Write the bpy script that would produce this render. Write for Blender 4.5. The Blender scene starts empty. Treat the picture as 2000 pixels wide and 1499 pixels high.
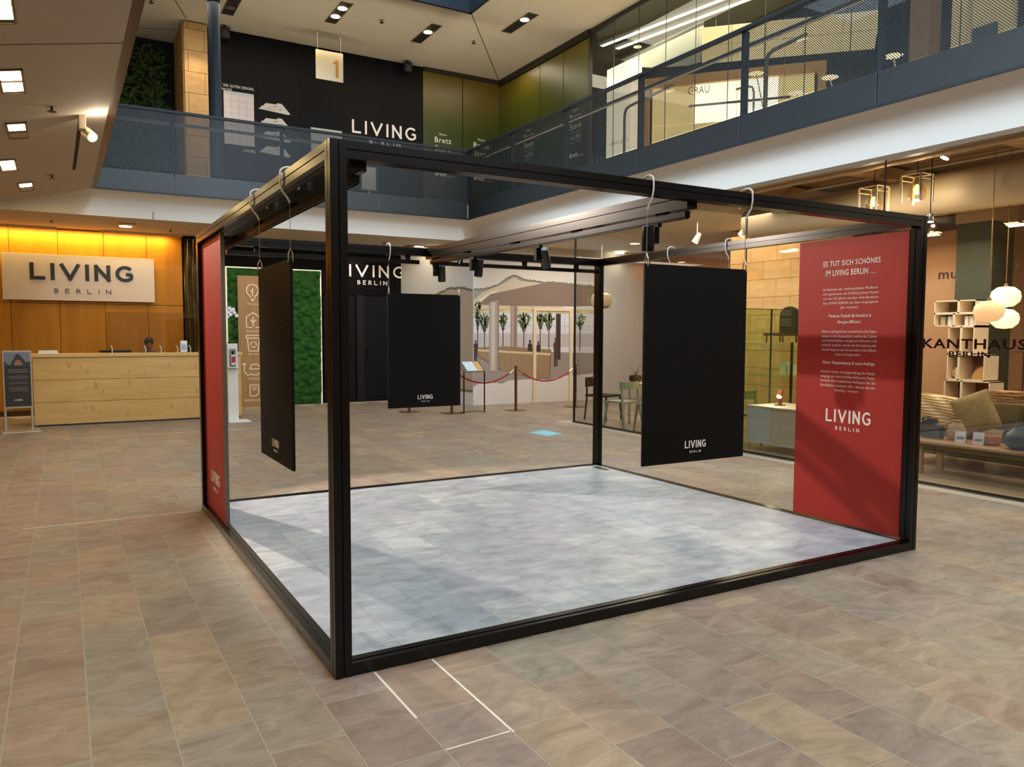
import bpy, bmesh, math, random
from mathutils import Vector, Matrix
random.seed(7)
PI = math.pi
SC = bpy.context.scene
COL = SC.collection

# ------------------------------------------------------------------ camera
CAM_P = Vector((-1.05875, -3.46892, 1.62802))
YAW, PIT, ROL = 1.04620904, -0.0650830973, 0.00344448562
FPX, IW, IH = 1512.939, 2000.0, 1499.0
def cam_axes():
    f = Vector((math.cos(YAW)*math.cos(PIT), math.sin(YAW)*math.cos(PIT), math.sin(PIT)))
    rt = Vector((math.sin(YAW), -math.cos(YAW), 0)); up = rt.cross(f)
    c, s = math.cos(ROL), math.sin(ROL)
    return rt*c+up*s, -rt*s+up*c, f
CR, CU, CF = cam_axes()
cam = bpy.data.cameras.new('camera'); co = bpy.data.objects.new('camera', cam); COL.objects.link(co)
m = Matrix.Identity(4)
for i in range(3):
    m[i][0], m[i][1], m[i][2], m[i][3] = CR[i], CU[i], -CF[i], CAM_P[i]
co.matrix_world = m
cam.sensor_width = 36; cam.lens = FPX/IW*36; cam.clip_start = .05; cam.clip_end = 100
SC.camera = co

# ------------------------------------------------------------------ world, lights, exposure
w = bpy.data.worlds.new('world'); SC.world = w; w.use_nodes = True
w.node_tree.nodes['Background'].inputs[0].default_value = (.62, .74, .9, 1)
w.node_tree.nodes['Background'].inputs[1].default_value = .12
SC.view_settings.view_transform = 'Standard'; SC.view_settings.look = 'None'
SC.view_settings.gamma = 1; SC.view_settings.use_curve_mapping = False
SC.view_settings.exposure = 0.0
cy = SC.cycles
cy.use_denoising = True; cy.max_bounces = 8; cy.diffuse_bounces = 4; cy.glossy_bounces = 4
cy.transmission_bounces = 6; cy.transparent_max_bounces = 16; cy.sample_clamp_indirect = 4
cy.caustics_reflective = False; cy.caustics_refractive = False; cy.blur_glossy = .5

def area(name, loc, size, power, col, rot=(0, 0, 0)):
    l = bpy.data.lights.new(name, 'AREA'); l.shape = 'RECTANGLE'; l.size, l.size_y = size
    l.energy = power; l.color = col
    o = bpy.data.objects.new(name, l); o.location = loc; o.rotation_euler = rot; COL.objects.link(o); return o
def spot(name, loc, target, power, col, ang=60, blend=.4, r=.03):
    l = bpy.data.lights.new(name, 'SPOT'); l.energy = power; l.color = col
    l.spot_size = math.radians(ang); l.spot_blend = blend; l.shadow_soft_size = r
    o = bpy.data.objects.new(name, l); o.location = loc
    o.rotation_euler = (Vector(target)-Vector(loc)).to_track_quat('-Z', 'Y').to_euler(); COL.objects.link(o); return o
def point(name, loc, power, col, r=.05):
    l = bpy.data.lights.new(name, 'POINT'); l.energy = power; l.color = col; l.shadow_soft_size = r
    o = bpy.data.objects.new(name, l); o.location = loc; COL.objects.link(o); return o
WARM = (1, .78, .52); WARM2 = (1, .86, .68); COOL = (.70, .86, 1.0)
area('skylight_daylight', (3.3, 1.5, 9.7), (5.4, 17), 1000, COOL)
area('rear_cove_fill', (3.2, -6.88, 7.0), (5.6, 4.2), 310, COOL, (PI/2, 0, 0))  # added fill behind the camera, brightens the coves at a low angle
fl_ = area('cove_fill_strip', (-.30, 2.5, 5.65), (15, .5), 105, (.70, .86, 1), (0, math.radians(-105)+PI/2*0, 0)); fl_.rotation_euler = Vector((1, 0, -.27)).to_track_quat('-Z', 'Y').to_euler(); fl_.data.spread = math.radians(32)  # added fill strip, no real floodlight; brightens the right-hand cove
for x_ in (1.0, 3.4, 5.6): spot('cove_fill_back', (x_, 1.0, 6.6), (x_, 11.86, 3.75), 700, (.70, .87, 1), 34, 1, .15)  # added fill spots, no real fittings; brighten the back cove
for (x_, y_, sx_, sy_, p_) in ((6.85, 3.0, .1, 14, 150), (4.0, 11.85, 8, .1, 60)): area('gallery_ceiling_fill', (x_, y_, 4.46), (sx_, sy_), p_, (1, .92, .72), (PI, 0, 0))  # added fill strips hidden behind the fascia, brighten the upper ceilings
spot('soffit_spot_beam', (-.69, 6.28, 3.72), (3.1, 1.5, 0), 1150, (1, .84, .70), 58, .3, .03)
for y_, x_ in ((3.0, -1.38), (4.9, -1.39), (6.84, -1.43), (8.8, -1.62), (10.65, -1.48)): area('soffit_lamp', (x_, y_, 3.80), (.18, .5), 15, (1, .68, .28), (0, -.2, 0))
for y_ in (1.1, -.8, -2.7, -4.6): area('soffit_lamp_near', (-1.45, y_, 3.78), (.18, .5), 11, (1, .66, .24), (0, -.2, 0))
area('back_soffit_light', (3, 13.0, 3.55), (7, .5), 50, (1, .85, .65))
area('wood_cove_light', (-1.6, 13.93, 3.56), (5.0, .05), 80, (1, .74, .26), (math.radians(14), 0, 0))
area('entrance_ceiling_light', (9.2, 10.2, 3.5), (3, 2), 100, (1, .91, .80))
area('sideboard_fill', (7.7, 5.2, 3.5), (.5, 4), 45, (1, .9, .76))  # added fill to brighten the sideboard behind the glass
area('shop_light_rear', (9.2, 6.6, 3.5), (2.2, 3.2), 110, (1, .82, .6))
area('shop_light_front', (9.0, 2.2, 3.0), (2.4, 4.5), 110, (1, .82, .6))
area('shop_light_near', (9.0, -3, 3.3), (2.4, 5.0), 120, (1, .82, .6))
area('upper_back_light', (4.5, 12.6, 7.9), (8, .8), 90, (1, .86, .66))
area('upper_right_light', (7.6, 4.0, 7.9), (.9, 12), 120, (1, .9, .66))
area('upper_shop_light', (9.9, 6.0, 7.6), (1.4, 9), 150, (1, .93, .70))
spot('sign_spot', (4.9, 13.55, 3.6), (4.85, 14.1, 2.7), 34, (1, .8, .72), 85, .8, .04)
spot('entrance_wall_spot', (10.75, 11.65, 3.58), (10.9, 11.93, 2.2), 40, WARM2, 110, .9)
spot('upper_pillar_spot', (1.4, 13.2, 7.9), (1.5, 14.0, 6.2), 70, (1, .8, .5), 60, .8)
area('near_hall_light', (4.5, -4.5, 7.0), (6, 3), 240, (1, .78, .60))

# ------------------------------------------------------------------ materials
def lin(c):
    return tuple(((v/255)/12.92 if v <= 10 else (((v/255)+.055)/1.055)**2.4) for v in c)
MATS = {}
def M(name, rgb, rough=.5, metal=0, emit=None, noise=0, ns=6, stretch=(1, 1, 1), bump=0, rgb2=None, spec=.5, alpha=None, bs=None, coat=0):
    """principled material; the colour varies by procedural noise between rgb and rgb2"""
    if name in MATS: return MATS[name]
    m = bpy.data.materials.new(name); m.use_nodes = True; nt = m.node_tree; b = nt.nodes['Principled BSDF']
    c = lin(rgb)
    b.inputs['Base Color'].default_value = (*c, 1); b.inputs['Roughness'].default_value = rough
    b.inputs['Metallic'].default_value = metal; b.inputs['Specular IOR Level'].default_value = spec
    b.inputs['Coat Weight'].default_value = coat
    if emit:
        b.inputs['Emission Color'].default_value = (*lin(emit[0]), 1); b.inputs['Emission Strength'].default_value = emit[1]
    if noise or rgb2 or bump:
        g = nt.nodes.new('ShaderNodeNewGeometry'); mp = nt.nodes.new('ShaderNodeMapping')
        mp.inputs['Scale'].default_value = stretch
        nt.links.new(g.outputs['Position'], mp.inputs['Vector'])
        n = nt.nodes.new('ShaderNodeTexNoise'); n.inputs['Scale'].default_value = ns; n.inputs['Detail'].default_value = 6
        n.inputs['Roughness'].default_value = .62; n.inputs['Distortion'].default_value = .6
        nt.links.new(mp.outputs[0], n.inputs['Vector'])
        if noise or rgb2:
            cr = nt.nodes.new('ShaderNodeValToRGB'); cr.color_ramp.elements[0].position = .32; cr.color_ramp.elements[1].position = .68
            c2 = lin(rgb2) if rgb2 else tuple(min(1, v*(1+noise)) for v in c)
            c1 = c if rgb2 else tuple(v*(1-noise) for v in c)
            cr.color_ramp.elements[0].color = (*c1, 1); cr.color_ramp.elements[1].color = (*c2, 1)
            nt.links.new(n.outputs['Fac'], cr.inputs['Fac']); nt.links.new(cr.outputs[0], b.inputs['Base Color'])
        if bump:
            bp = nt.nodes.new('ShaderNodeBump'); bp.inputs['Strength'].default_value = bump; bp.inputs['Distance'].default_value = .01
            if bs:
                n2 = nt.nodes.new('ShaderNodeTexNoise'); n2.inputs['Scale'].default_value = bs; n2.inputs['Detail'].default_value = 3
                nt.links.new(mp.outputs[0], n2.inputs['Vector']); nt.links.new(n2.outputs['Fac'], bp.inputs['Height'])
            else: nt.links.new(n.outputs['Fac'], bp.inputs['Height'])
            nt.links.new(bp.outputs[0], b.inputs['Normal'])
    MATS[name] = m; return m

def glass(name, tint=(235, 240, 236), refl=1.0, rough=0):
    """thin sheet glass: clear with a fresnel reflection"""
    if name in MATS: return MATS[name]
    m = bpy.data.materials.new(name); m.use_nodes = True; nt = m.node_tree
    for n in list(nt.nodes):
        if n.type != 'OUTPUT_MATERIAL': nt.nodes.remove(n)
    out = [n for n in nt.nodes][0]
    t = nt.nodes.new('ShaderNodeBsdfTransparent'); t.inputs[0].default_value = (*lin(tint), 1)
    g = nt.nodes.new('ShaderNodeBsdfGlossy'); g.inputs['Roughness'].default_value = rough; g.inputs[0].default_value = (refl, refl, refl, 1)
    lw = nt.nodes.new('ShaderNodeLayerWeight'); lw.inputs[0].default_value = .5
    pw_ = nt.nodes.new('ShaderNodeMath'); pw_.operation = 'POWER'; pw_.inputs[1].default_value = 5; nt.links.new(lw.outputs['Facing'], pw_.inputs[0])
    f = nt.nodes.new('ShaderNodeMath'); f.operation = 'MULTIPLY_ADD'; f.inputs[1].default_value = .94; f.inputs[2].default_value = .045; nt.links.new(pw_.outputs[0], f.inputs[0])
    mx = nt.nodes.new('ShaderNodeMixShader')
    nt.links.new(f.outputs[0], mx.inputs[0]); nt.links.new(t.outputs[0], mx.inputs[1]); nt.links.new(g.outputs[0], mx.inputs[2])
    nt.links.new(mx.outputs[0], out.inputs[0]); MATS[name] = m; return m

def meshmat(name, col, holes, dots=0):
    """perforated sheet metal: paint and see-through holes; dots > 0 draws the holes one by one at that pitch"""
    if name in MATS: return MATS[name]
    m = bpy.data.materials.new(name); m.use_nodes = True; nt = m.node_tree; b = nt.nodes['Principled BSDF']
    out = [n for n in nt.nodes if n.type == 'OUTPUT_MATERIAL'][0]
    b.inputs['Base Color'].default_value = (*lin(col), 1); b.inputs['Roughness'].default_value = .45
    t = nt.nodes.new('ShaderNodeBsdfTransparent'); mx = nt.nodes.new('ShaderNodeMixShader')
    mx.inputs[0].default_value = holes
    if dots:
        g = nt.nodes.new('ShaderNodeNewGeometry'); sp = nt.nodes.new('ShaderNodeSeparateXYZ'); nt.links.new(g.outputs['Position'], sp.inputs[0])
        def wv(a, b_, sgn):
            ad = nt.nodes.new('ShaderNodeMath'); ad.operation = 'ADD' if sgn > 0 else 'SUBTRACT'
            nt.links.new(sp.outputs['Y'], ad.inputs[0]); nt.links.new(sp.outputs['Z'], ad.inputs[1])
            mu = nt.nodes.new('ShaderNodeMath'); mu.operation = 'MULTIPLY'; mu.inputs[1].default_value = 2*PI/dots
            nt.links.new(ad.outputs[0], mu.inputs[0])
            s = nt.nodes.new('ShaderNodeMath'); s.operation = 'SINE'; nt.links.new(mu.outputs[0], s.inputs[0]); return s
        s1, s2 = wv(0, 0, 1), wv(0, 0, -1)
        p = nt.nodes.new('ShaderNodeMath'); p.operation = 'ADD'; nt.links.new(s1.outputs[0], p.inputs[0]); nt.links.new(s2.outputs[0], p.inputs[1])
        c = nt.nodes.new('ShaderNodeMath'); c.operation = 'GREATER_THAN'; c.inputs[1].default_value = (0.5-holes)*2
        nt.links.new(p.outputs[0], c.inputs[0]); nt.links.new(c.outputs[0], mx.inputs[0])
    nt.links.new(b.outputs[0], mx.inputs[1]); nt.links.new(t.outputs[0], mx.inputs[2]); nt.links.new(mx.outputs[0], out.inputs[0])
    MATS[name] = m; return m

def gradmat(name, stops, z0, z1, rough=.35):
    """a printed colour gradient running up the panel (by height)"""
    m = bpy.data.materials.new(name); m.use_nodes = True; nt = m.node_tree; b = nt.nodes['Principled BSDF']
    g = nt.nodes.new('ShaderNodeNewGeometry'); sp = nt.nodes.new('ShaderNodeSeparateXYZ'); nt.links.new(g.outputs['Position'], sp.inputs[0])
    mr = nt.nodes.new('ShaderNodeMapRange'); mr.inputs[1].default_value = z0; mr.inputs[2].default_value = z1
    nt.links.new(sp.outputs['Z'], mr.inputs[0])
    cr = nt.nodes.new('ShaderNodeValToRGB'); e = cr.color_ramp.elements
    e[0].position, e[0].color = stops[0][0], (*lin(stops[0][1]), 1); e[1].position, e[1].color = stops[-1][0], (*lin(stops[-1][1]), 1)
    for p, c in stops[1:-1]:
        k = e.new(p); k.color = (*lin(c), 1)
    nt.links.new(mr.outputs[0], cr.inputs[0]); nt.links.new(cr.outputs[0], b.inputs['Base Color']); b.inputs['Roughness'].default_value = rough
    MATS[name] = m; return m

black = M('black_powder_coat', (9, 8, 7), .22, spec=.30)
blackmatt = M('black_matt_board', (9, 8, 6), .6, spec=.15)
blackwall = M('black_wall_paint', (9, 7, 7), .7, spec=.1)
plaster = M('plaster_cream', (206, 194, 174), .8, noise=.03, ns=3)
plaster_w = M('plaster_white', (236, 232, 224), .75)
steelblue = M('blue_grey_lacquer', (31, 36, 38), .42, noise=.08, ns=14)
steeldark = M('dark_blue_lacquer', (30, 38, 44), .45, spec=.3)
white = M('white_lacquer', (228, 230, 230), .4)
letter_w = M('white_lettering', (238, 232, 224), .5)
letter_d = M('dark_lettering', (26, 20, 20), .5)
grout = M('tile_grout', (164, 152, 134), .8)
red = M('red_banner_print', (166, 48, 40), .5, spec=.25, noise=.04, ns=2)
darkhole = M('lamp_housing_dark', (38, 34, 28), .5)
chrome = M('brushed_steel', (190, 186, 178), .28, metal=1)
lamp_on = M('lamp_glow_warm', (255, 240, 200), .5, emit=((255, 232, 180), 14))
lamp_soft = M('lamp_glow_soft', (255, 240, 200), .5, emit=((255, 226, 170), 3.2))
redcord = M('red_rope_velvet', (150, 24, 34), .8)
bronze = M('bronze_post', (112, 84, 62), .3, metal=.8)
clear = glass('shopfront_glass', (238, 240, 238))
acryl = glass('acrylic_sheet', (240, 236, 230))
greeng = glass('greenish_glass', (224, 234, 204))
meshA = meshmat('perforated_sheet', (30, 37, 42), .54)
meshB = meshmat('perforated_sheet_near', (30, 38, 44), .50, dots=.028)

# ------------------------------------------------------------------ mesh building helpers
class MB:
    def __init__(s): s.v = []; s.f = []; s.mi = []
    def add(s, vs, fs, mi=0):
        n = len(s.v); s.v += [tuple(p) for p in vs]; s.f += [tuple(i+n for i in f) for f in fs]; s.mi += [mi]*len(fs); return s
    def box(s, a, b, mi=0, skip=()):
        x0, y0, z0 = [min(a[i], b[i]) for i in range(3)]; x1, y1, z1 = [max(a[i], b[i]) for i in range(3)]
        vs = [(x0, y0, z0), (x1, y0, z0), (x1, y1, z0), (x0, y1, z0), (x0, y0, z1), (x1, y0, z1), (x1, y1, z1), (x0, y1, z1)]
        return s.add(vs, [(0, 3, 2, 1), (4, 5, 6, 7), (0, 1, 5, 4), (1, 2, 6, 5), (2, 3, 7, 6), (3, 0, 4, 7)], mi)
    def bev(s, a, b, r=.005):
        """box with chamfered edges"""
        bm = bmesh.new(); bmesh.ops.create_cube(bm, size=1)
        for v in bm.verts:
            v.co = Vector([(a[i]+b[i])/2+v.co[i]*abs(b[i]-a[i]) for i in range(3)])
        bmesh.ops.bevel(bm, geom=bm.edges[:], offset=r, segments=2, affect='EDGES', profile=.6)
        bm.verts.index_update(); s.add([v.co for v in bm.verts], [[v.index for v in f.verts] for f in bm.faces]); bm.free(); return s
    def prism(s, poly, plane, c0, c1):
        """poly in the plane's (u, v); plane 'y': (x, z) at y; 'x': (y, z) at x; 'z': (x, y) at z"""
        mk = {'y': lambda u, v, c: (u, c, v), 'x': lambda u, v, c: (c, u, v), 'z': lambda u, v, c: (u, v, c)}[plane]
        n = len(poly); vs = [mk(u, v, c0) for u, v in poly]+[mk(u, v, c1) for u, v in poly]
        fs = [tuple(range(n))[::-1], tuple(range(n, 2*n))]+[(i, (i+1) % n, n+(i+1) % n, n+i) for i in range(n)]
        return s.add(vs, fs)
    def tube(s, pts, r, n=8, cap=True):
        pts = [Vector(p) for p in pts]; rs = r if isinstance(r, (list, tuple)) else [r]*len(pts)
        ref = None; rings = []
        for i, p in enumerate(pts):
            d = (pts[min(i+1, len(pts)-1)]-pts[max(i-1, 0)]).normalized()
            if ref is None: ref = d.orthogonal().normalized()
            a = (ref-d*ref.dot(d)); a = a.normalized() if a.length > 1e-6 else d.orthogonal().normalized(); ref = a; b = d.cross(a)
            rings.append([p+(a*math.cos(2*PI*k/n)+b*math.sin(2*PI*k/n))*rs[i] for k in range(n)])
        vs = [v for r_ in rings for v in r_]; fs = []
        for i in range(len(rings)-1):
            for k in range(n): fs.append((i*n+k, i*n+(k+1) % n, (i+1)*n+(k+1) % n, (i+1)*n+k))
        if cap: fs += [tuple(range(n))[::-1], tuple((len(rings)-1)*n+k for k in range(n))]
        return s.add(vs, fs)
    def cyl(s, a, b, r, n=16): return s.tube([a, b], r, n)
    def lathe(s, prof, c=(0, 0, 0), n=24):
        """prof: (radius, z) list turned about the z axis through c"""
        vs = []; fs = []
        for r, z in prof:
            for k in range(n): vs.append((c[0]+r*math.cos(2*PI*k/n), c[1]+r*math.sin(2*PI*k/n), c[2]+z))
        for i in range(len(prof)-1):
            for k in range(n): fs.append((i*n+k, i*n+(k+1) % n, (i+1)*n+(k+1) % n, (i+1)*n+k))
        fs += [tuple(range(n))[::-1], tuple((len(prof)-1)*n+k for k in range(n))]
        return s.add(vs, fs)
    def obj(s, name, mat, parent=None, smooth=False, **props):
        me = bpy.data.meshes.new(name); me.from_pydata(s.v, [], s.f)
        mats = mat if isinstance(mat, (list, tuple)) else [mat]
        for m_ in mats: me.materials.append(m_)
        if any(s.mi):
            me.polygons.foreach_set('material_index', s.mi)
        if smooth:
            me.polygons.foreach_set('use_smooth', [True]*len(me.polygons))
            try: me.set_sharp_from_angle(angle=math.radians(40))
            except Exception: pass
        me.update()
        o = bpy.data.objects.new(name, me); COL.objects.link(o); o.parent = parent
        for k, v in props.items(): o[k] = v
        return o
def tag(o, label, cat, group=None):
    o['label'] = label; o['category'] = cat
    if group: o['group'] = group
    return o
def thing(name, label, cat, loc=(0, 0, 0), rz=0, group=None):
    o = bpy.data.objects.new(name, None); o.empty_display_size = .1; COL.objects.link(o); o.location = loc; o.rotation_euler = (0, 0, rz)
    return tag(o, label, cat, group)
def struct(name, mb, mat, parent=None, **k):
    return mb.obj(name, mat, parent, kind='structure', **k) if parent is None else mb.obj(name, mat, parent, **k)
def copy_tree(o, parent=None):
    c = o.copy(); COL.objects.link(c); c.parent = parent
    for ch in list(o.children): copy_tree(ch, c)
    return c

# ---- lettering
def arc(cx, cy_, rx, ry, a0, a1, n=14):
    return [(cx+rx*math.cos(math.radians(a0+(a1-a0)*i/n)), cy_+ry*math.sin(math.radians(a0+(a1-a0)*i/n))) for i in range(n+1)]
GLY = {
 'L': (.52, [[(0, 1), (0, 0), (.52, 0)]]), 'I': (0, [[(0, 0), (0, 1)]]), 'V': (.76, [[(0, 1), (.38, 0), (.76, 1)]]),
 'N': (.60, [[(0, 0), (0, 1)], [(0, 1), (.60, 0)], [(.60, 0), (.60, 1)]]),
 'G': (.70, [arc(.40, .5, .40, .5, 48, 318, 24)+[(.70, .16), (.70, .46), (.46, .46)]]),
 'B': (.42, [[(0, 0), (0, 1)], [(0, 1), (.15, 1)]+arc(.15, .76, .22, .24, 90, -90, 8)+[(0, .52)], [(0, .52), (.16, .52)]+arc(.16, .26, .26, .26, 90, -90, 8)+[(0, 0)]]),
 'E': (.44, [[(.44, 1), (0, 1), (0, 0), (.44, 0)], [(0, .52), (.36, .52)]]),
 'R': (.46, [[(0, 0), (0, 1)], [(0, 1), (.15, 1)]+arc(.15, .75, .25, .25, 90, -90, 8)+[(0, .5)], [(.16, .5), (.48, 0)]]),
}
def strokes(text, x0, x1, z0, z1, wt=.15, gap=.44):
    """2D quads for capital letters fitted into x0..x1, z0..z1; wt = stroke weight / height"""
    tot = 0; pos = []
    for ch in text:
        wd, ls = GLY[ch]; pos.append(tot); tot += wd+gap
    tot -= gap; h = z1-z0; t = wt*h/2; sx = (x1-x0-2*t)/tot; sy = h-2*t; quads = []
    for ch, p in zip(text, pos):
        for line in GLY[ch][1]:
            P = [Vector((x0+t+(p+u)*sx, z0+t+v*sy)) for u, v in line]
            for a, b in zip(P, P[1:]):
                d = (b-a)
                if d.length < 1e-6: continue
                d = d.normalized(); nn = Vector((-d.y, d.x))*t; e = d*t*(.98 if len(P) < 6 else .3)
                quads.append([a-e-nn, b+e-nn, b+e+nn, a-e+nn])
    return quads
def letters(name, text, plane, c, u0, u1, z0, z1, mat, parent, depth=.002, wt=.15, gap=.44, out=-1):
    """capital letters as solid strokes on a wall; plane 'y' faces -y; plane 'x' faces -x (u runs towards -y)"""
    mb = MB()
    for k, q_ in enumerate(strokes(text, u0, u1, z0, z1, wt, gap)):
        dd = depth*(1+.01*(k % 7))
        if plane == 'y': mb.prism([(p.x, p.y) for p in q_], 'y', c, c-dd)
        else: mb.prism([(-p.x, p.y) for p in q_], 'x', c, c-dd)
    return mb.obj(name, mat, parent)
def text(name, s, plane, c, u0, z0, width, height, mat, parent, depth=.0015, align='LEFT', mirror=False, bold=0, shear=0):
    """built-in font lettering scaled to width x height; (u0, z0) is the lower left corner"""
    cu = bpy.data.curves.new(name, 'FONT'); cu.body = s; cu.size = 1; cu.align_x = align; cu.resolution_u = 2; cu.offset = min(bold, .022); cu.shear = shear; cu.space_character = 1.1
    tmp = bpy.data.objects.new('tmp_text', cu); COL.objects.link(tmp)
    dg = bpy.context.evaluated_depsgraph_get(); me = bpy.data.meshes.new_from_object(tmp.evaluated_get(dg)); bpy.data.objects.remove(tmp); bpy.data.curves.remove(cu)
    if not me.vertices: return None
    xs = [v.co.x for v in me.vertices]; ys = [v.co.y for v in me.vertices]
    bx, by, bw, bh = min(xs), min(ys), max(xs)-min(xs), max(ys)-min(ys)
    if height is None: height = width/bw*bh
    for v in me.vertices:
        u = (v.co.x-bx)/bw*width; vv = (v.co.y-by)/bh*height
        if mirror: u = width-u
        u += u0; vv += z0
        v.co = (u, c-depth, vv) if plane == 'y' else ((c-depth, -u, vv) if plane == 'x' else (u, vv, c+depth))
    me.materials.clear(); me.materials.append(mat); me.name = name
    o = bpy.data.objects.new(name, me); COL.objects.link(o); o.parent = parent
    return o
def printed(name, plane, c, polys, mat, parent, depth=.002):
    """flat print: polygons lying on a wall face"""
    mb = MB()
    for p in polys: mb.prism(p if plane != 'x' else [(-u, v) for u, v in p], plane, c, c-depth)
    return mb.obj(name, mat, parent)
def rect(u0, u1, v0, v1): return [(u0, v0), (u1, v0), (u1, v1), (u0, v1)]
def line2(a, b, t):
    a, b = Vector(a), Vector(b); d = (b-a).normalized(); n = Vector((-d.y, d.x))*t/2
    return [tuple(a-n), tuple(b-n), tuple(b+n), tuple(a+n)]
def pline(P, t): return [line2(a, b, t) for a, b in zip(P, P[1:])]

def project(p):
    d = Vector(p)-CAM_P; z = d.dot(CF)
    if z < .2: return None
    return IW/2+FPX*d.dot(CR)/z, IH/2-FPX*d.dot(CU)/z, z

# ================================================================== THE SETTING
# ---- hall floor: grout bed and sandstone slabs 0.30 x 0.60 m in half bond
floor = struct('floor', MB().box((-7, -7, -.12), (7.0, 14.15, -.001)).box((7.0, 8.2, -.12), (13, 14.15, -.001)), grout)
TONES = [((122, 107, 90), (161, 146, 126)), ((117, 101, 89), (156, 138, 122)), ((117, 109, 95), (156, 146, 130)), ((131, 114, 93), (169, 152, 128)), ((113, 102, 91), (152, 139, 125)), ((125, 106, 90), (163, 143, 123)), ((118, 104, 94), (158, 141, 128)), ((121, 111, 95), (161, 148, 130))]
def stone(name, a, b):
    m_ = M(name, a, .46, rgb2=b, spec=.32, ns=2.6, stretch=(1, 1.7, 1), bump=.07, bs=24); nt = m_.node_tree
    n1 = [n for n in nt.nodes if n.type == 'TEX_NOISE'][0]; n1.inputs['Detail'].default_value = 13; n1.inputs['Roughness'].default_value = .70; n1.inputs['Distortion'].default_value = 1.6
    cr = [n for n in nt.nodes if n.type == 'VALTORGB'][0]; mp = [n for n in nt.nodes if n.type == 'MAPPING'][0]
    # fine bedding veins that wander across the slab
    oi = nt.nodes.new('ShaderNodeObjectInfo'); ad = nt.nodes.new('ShaderNodeVectorMath'); ad.operation = 'MULTIPLY_ADD'
    g = [n for n in nt.nodes if n.type == 'NEW_GEOMETRY'][0]
    mu = nt.nodes.new('ShaderNodeMath'); mu.operation = 'MULTIPLY'; mu.inputs[1].default_value = 37; nt.links.new(oi.outputs['Random'], mu.inputs[0])
    nt.links.new(g.outputs['Position'], ad.inputs[0]); ad.inputs[1].default_value = (1, 1, 1); nt.links.new(mu.outputs[0], ad.inputs[2]); nt.links.new(ad.outputs[0], mp.inputs['Vector'])
    wv = nt.nodes.new('ShaderNodeTexWave'); wv.bands_direction = 'Y'; wv.inputs['Scale'].default_value = 3.2; wv.inputs['Distortion'].default_value = 16; wv.inputs['Detail'].default_value = 5; wv.inputs['Detail Scale'].default_value = .9; wv.inputs['Detail Roughness'].default_value = .65
    nt.links.new(mp.outputs[0], wv.inputs['Vector'])
    r2 = nt.nodes.new('ShaderNodeValToRGB'); r2.color_ramp.elements[0].position = 0; r2.color_ramp.elements[0].color = (.80, .77, .74, 1); r2.color_ramp.elements[1].position = .35; r2.color_ramp.elements[1].color = (1.0, 1.0, 1.0, 1)
    nt.links.new(wv.outputs['Fac'], r2.inputs['Fac'])
    mx = nt.nodes.new('ShaderNodeMix'); mx.data_type = 'RGBA'; mx.blend_type = 'MULTIPLY'; mx.inputs[0].default_value = .30
    nt.links.new(cr.outputs[0], mx.inputs[6]); nt.links.new(r2.outputs[0], mx.inputs[7]); nt.links.new(mx.outputs[2], nt.nodes['Principled BSDF'].inputs['Base Color'])
    return m_
tone_m = [stone('sandstone_slab_%s' % 'abcdefgh'[i], a, b) for i, (a, b) in enumerate(TONES)]
tile_mesh = {}
def tile_me(ti, W_=.2955, L_=.5955):
    if ti not in tile_mesh:
        mb = MB(); b = .0012
        x, y = W_/2, L_/2
        vs = [(-x, -y, -.006), (x, -y, -.006), (x, y, -.006), (-x, y, -.006), (-x, -y, -b), (x, -y, -b), (x, y, -b), (-x, y, -b),
              (-x+b, -y+b, 0), (x-b, -y+b, 0), (x-b, y-b, 0), (-x+b, y-b, 0)]
        fs = [(8, 9, 10, 11)]
        for i in range(4):
            j = (i+1) % 4; fs += [(i, j, 4+j, 4+i), (4+i, 4+j, 8+j, 8+i)]
        me = bpy.data.meshes.new('stone_tile'); me.from_pydata(vs, [], fs); me.materials.append(tone_m[ti]); me.update(); tile_mesh[ti] = me
    return tile_mesh[ti]
tiles = []
rt = random.Random(11)
for k in range(-23, 40):
    x0 = .187+.3*k
    if x0 < -6.9: continue
    off = -.5 if k % 2 == 0 else -.2
    for n in range(-12, 26):
        y0 = off+.6*n
        if y0 < -6.9 or y0 > 14.0 or (x0+.3 > 7.0 and y0 < 8.2): continue
        ti = rt.choices(range(8), (6, 5, 5, 3, 4, 4, 4, 3))[0]
        L_ = min(.6, 14.1-y0)
        if L_ < .6: continue
        if .1 < x0 and x0+.3 < 4.4 and .1 < y0 and y0+.6 < 3.95: continue      # hidden under the booth floor
        c = (x0+.15, y0+.3, rt.uniform(-.0006, .0))
        p = project(c); vis = p and -60 < p[0] < 2060 and 560 < p[1] < 1580
        size = (1e6/(p[2]**3)) if vis else 0
        tiles.append((size, c, ti))
tiles.sort(key=lambda t: -t[0])
for size, c, ti in tiles[:298]:
    o = bpy.data.objects.new('stone_tile', tile_me(ti)); o.location = c; o.parent = floor; COL.objects.link(o)
rest = MB()
for size, c, ti in tiles[298:]:
    x, y, z = .1477, .2977, c[2]
    rest.add([(c[0]-x, c[1]-y, z), (c[0]+x, c[1]-y, z), (c[0]+x, c[1]+y, z), (c[0]-x, c[1]+y, z)], [(0, 1, 2, 3)], ti)
rest.obj('distant_stone_tiles', tone_m, floor, kind='stuff')
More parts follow.
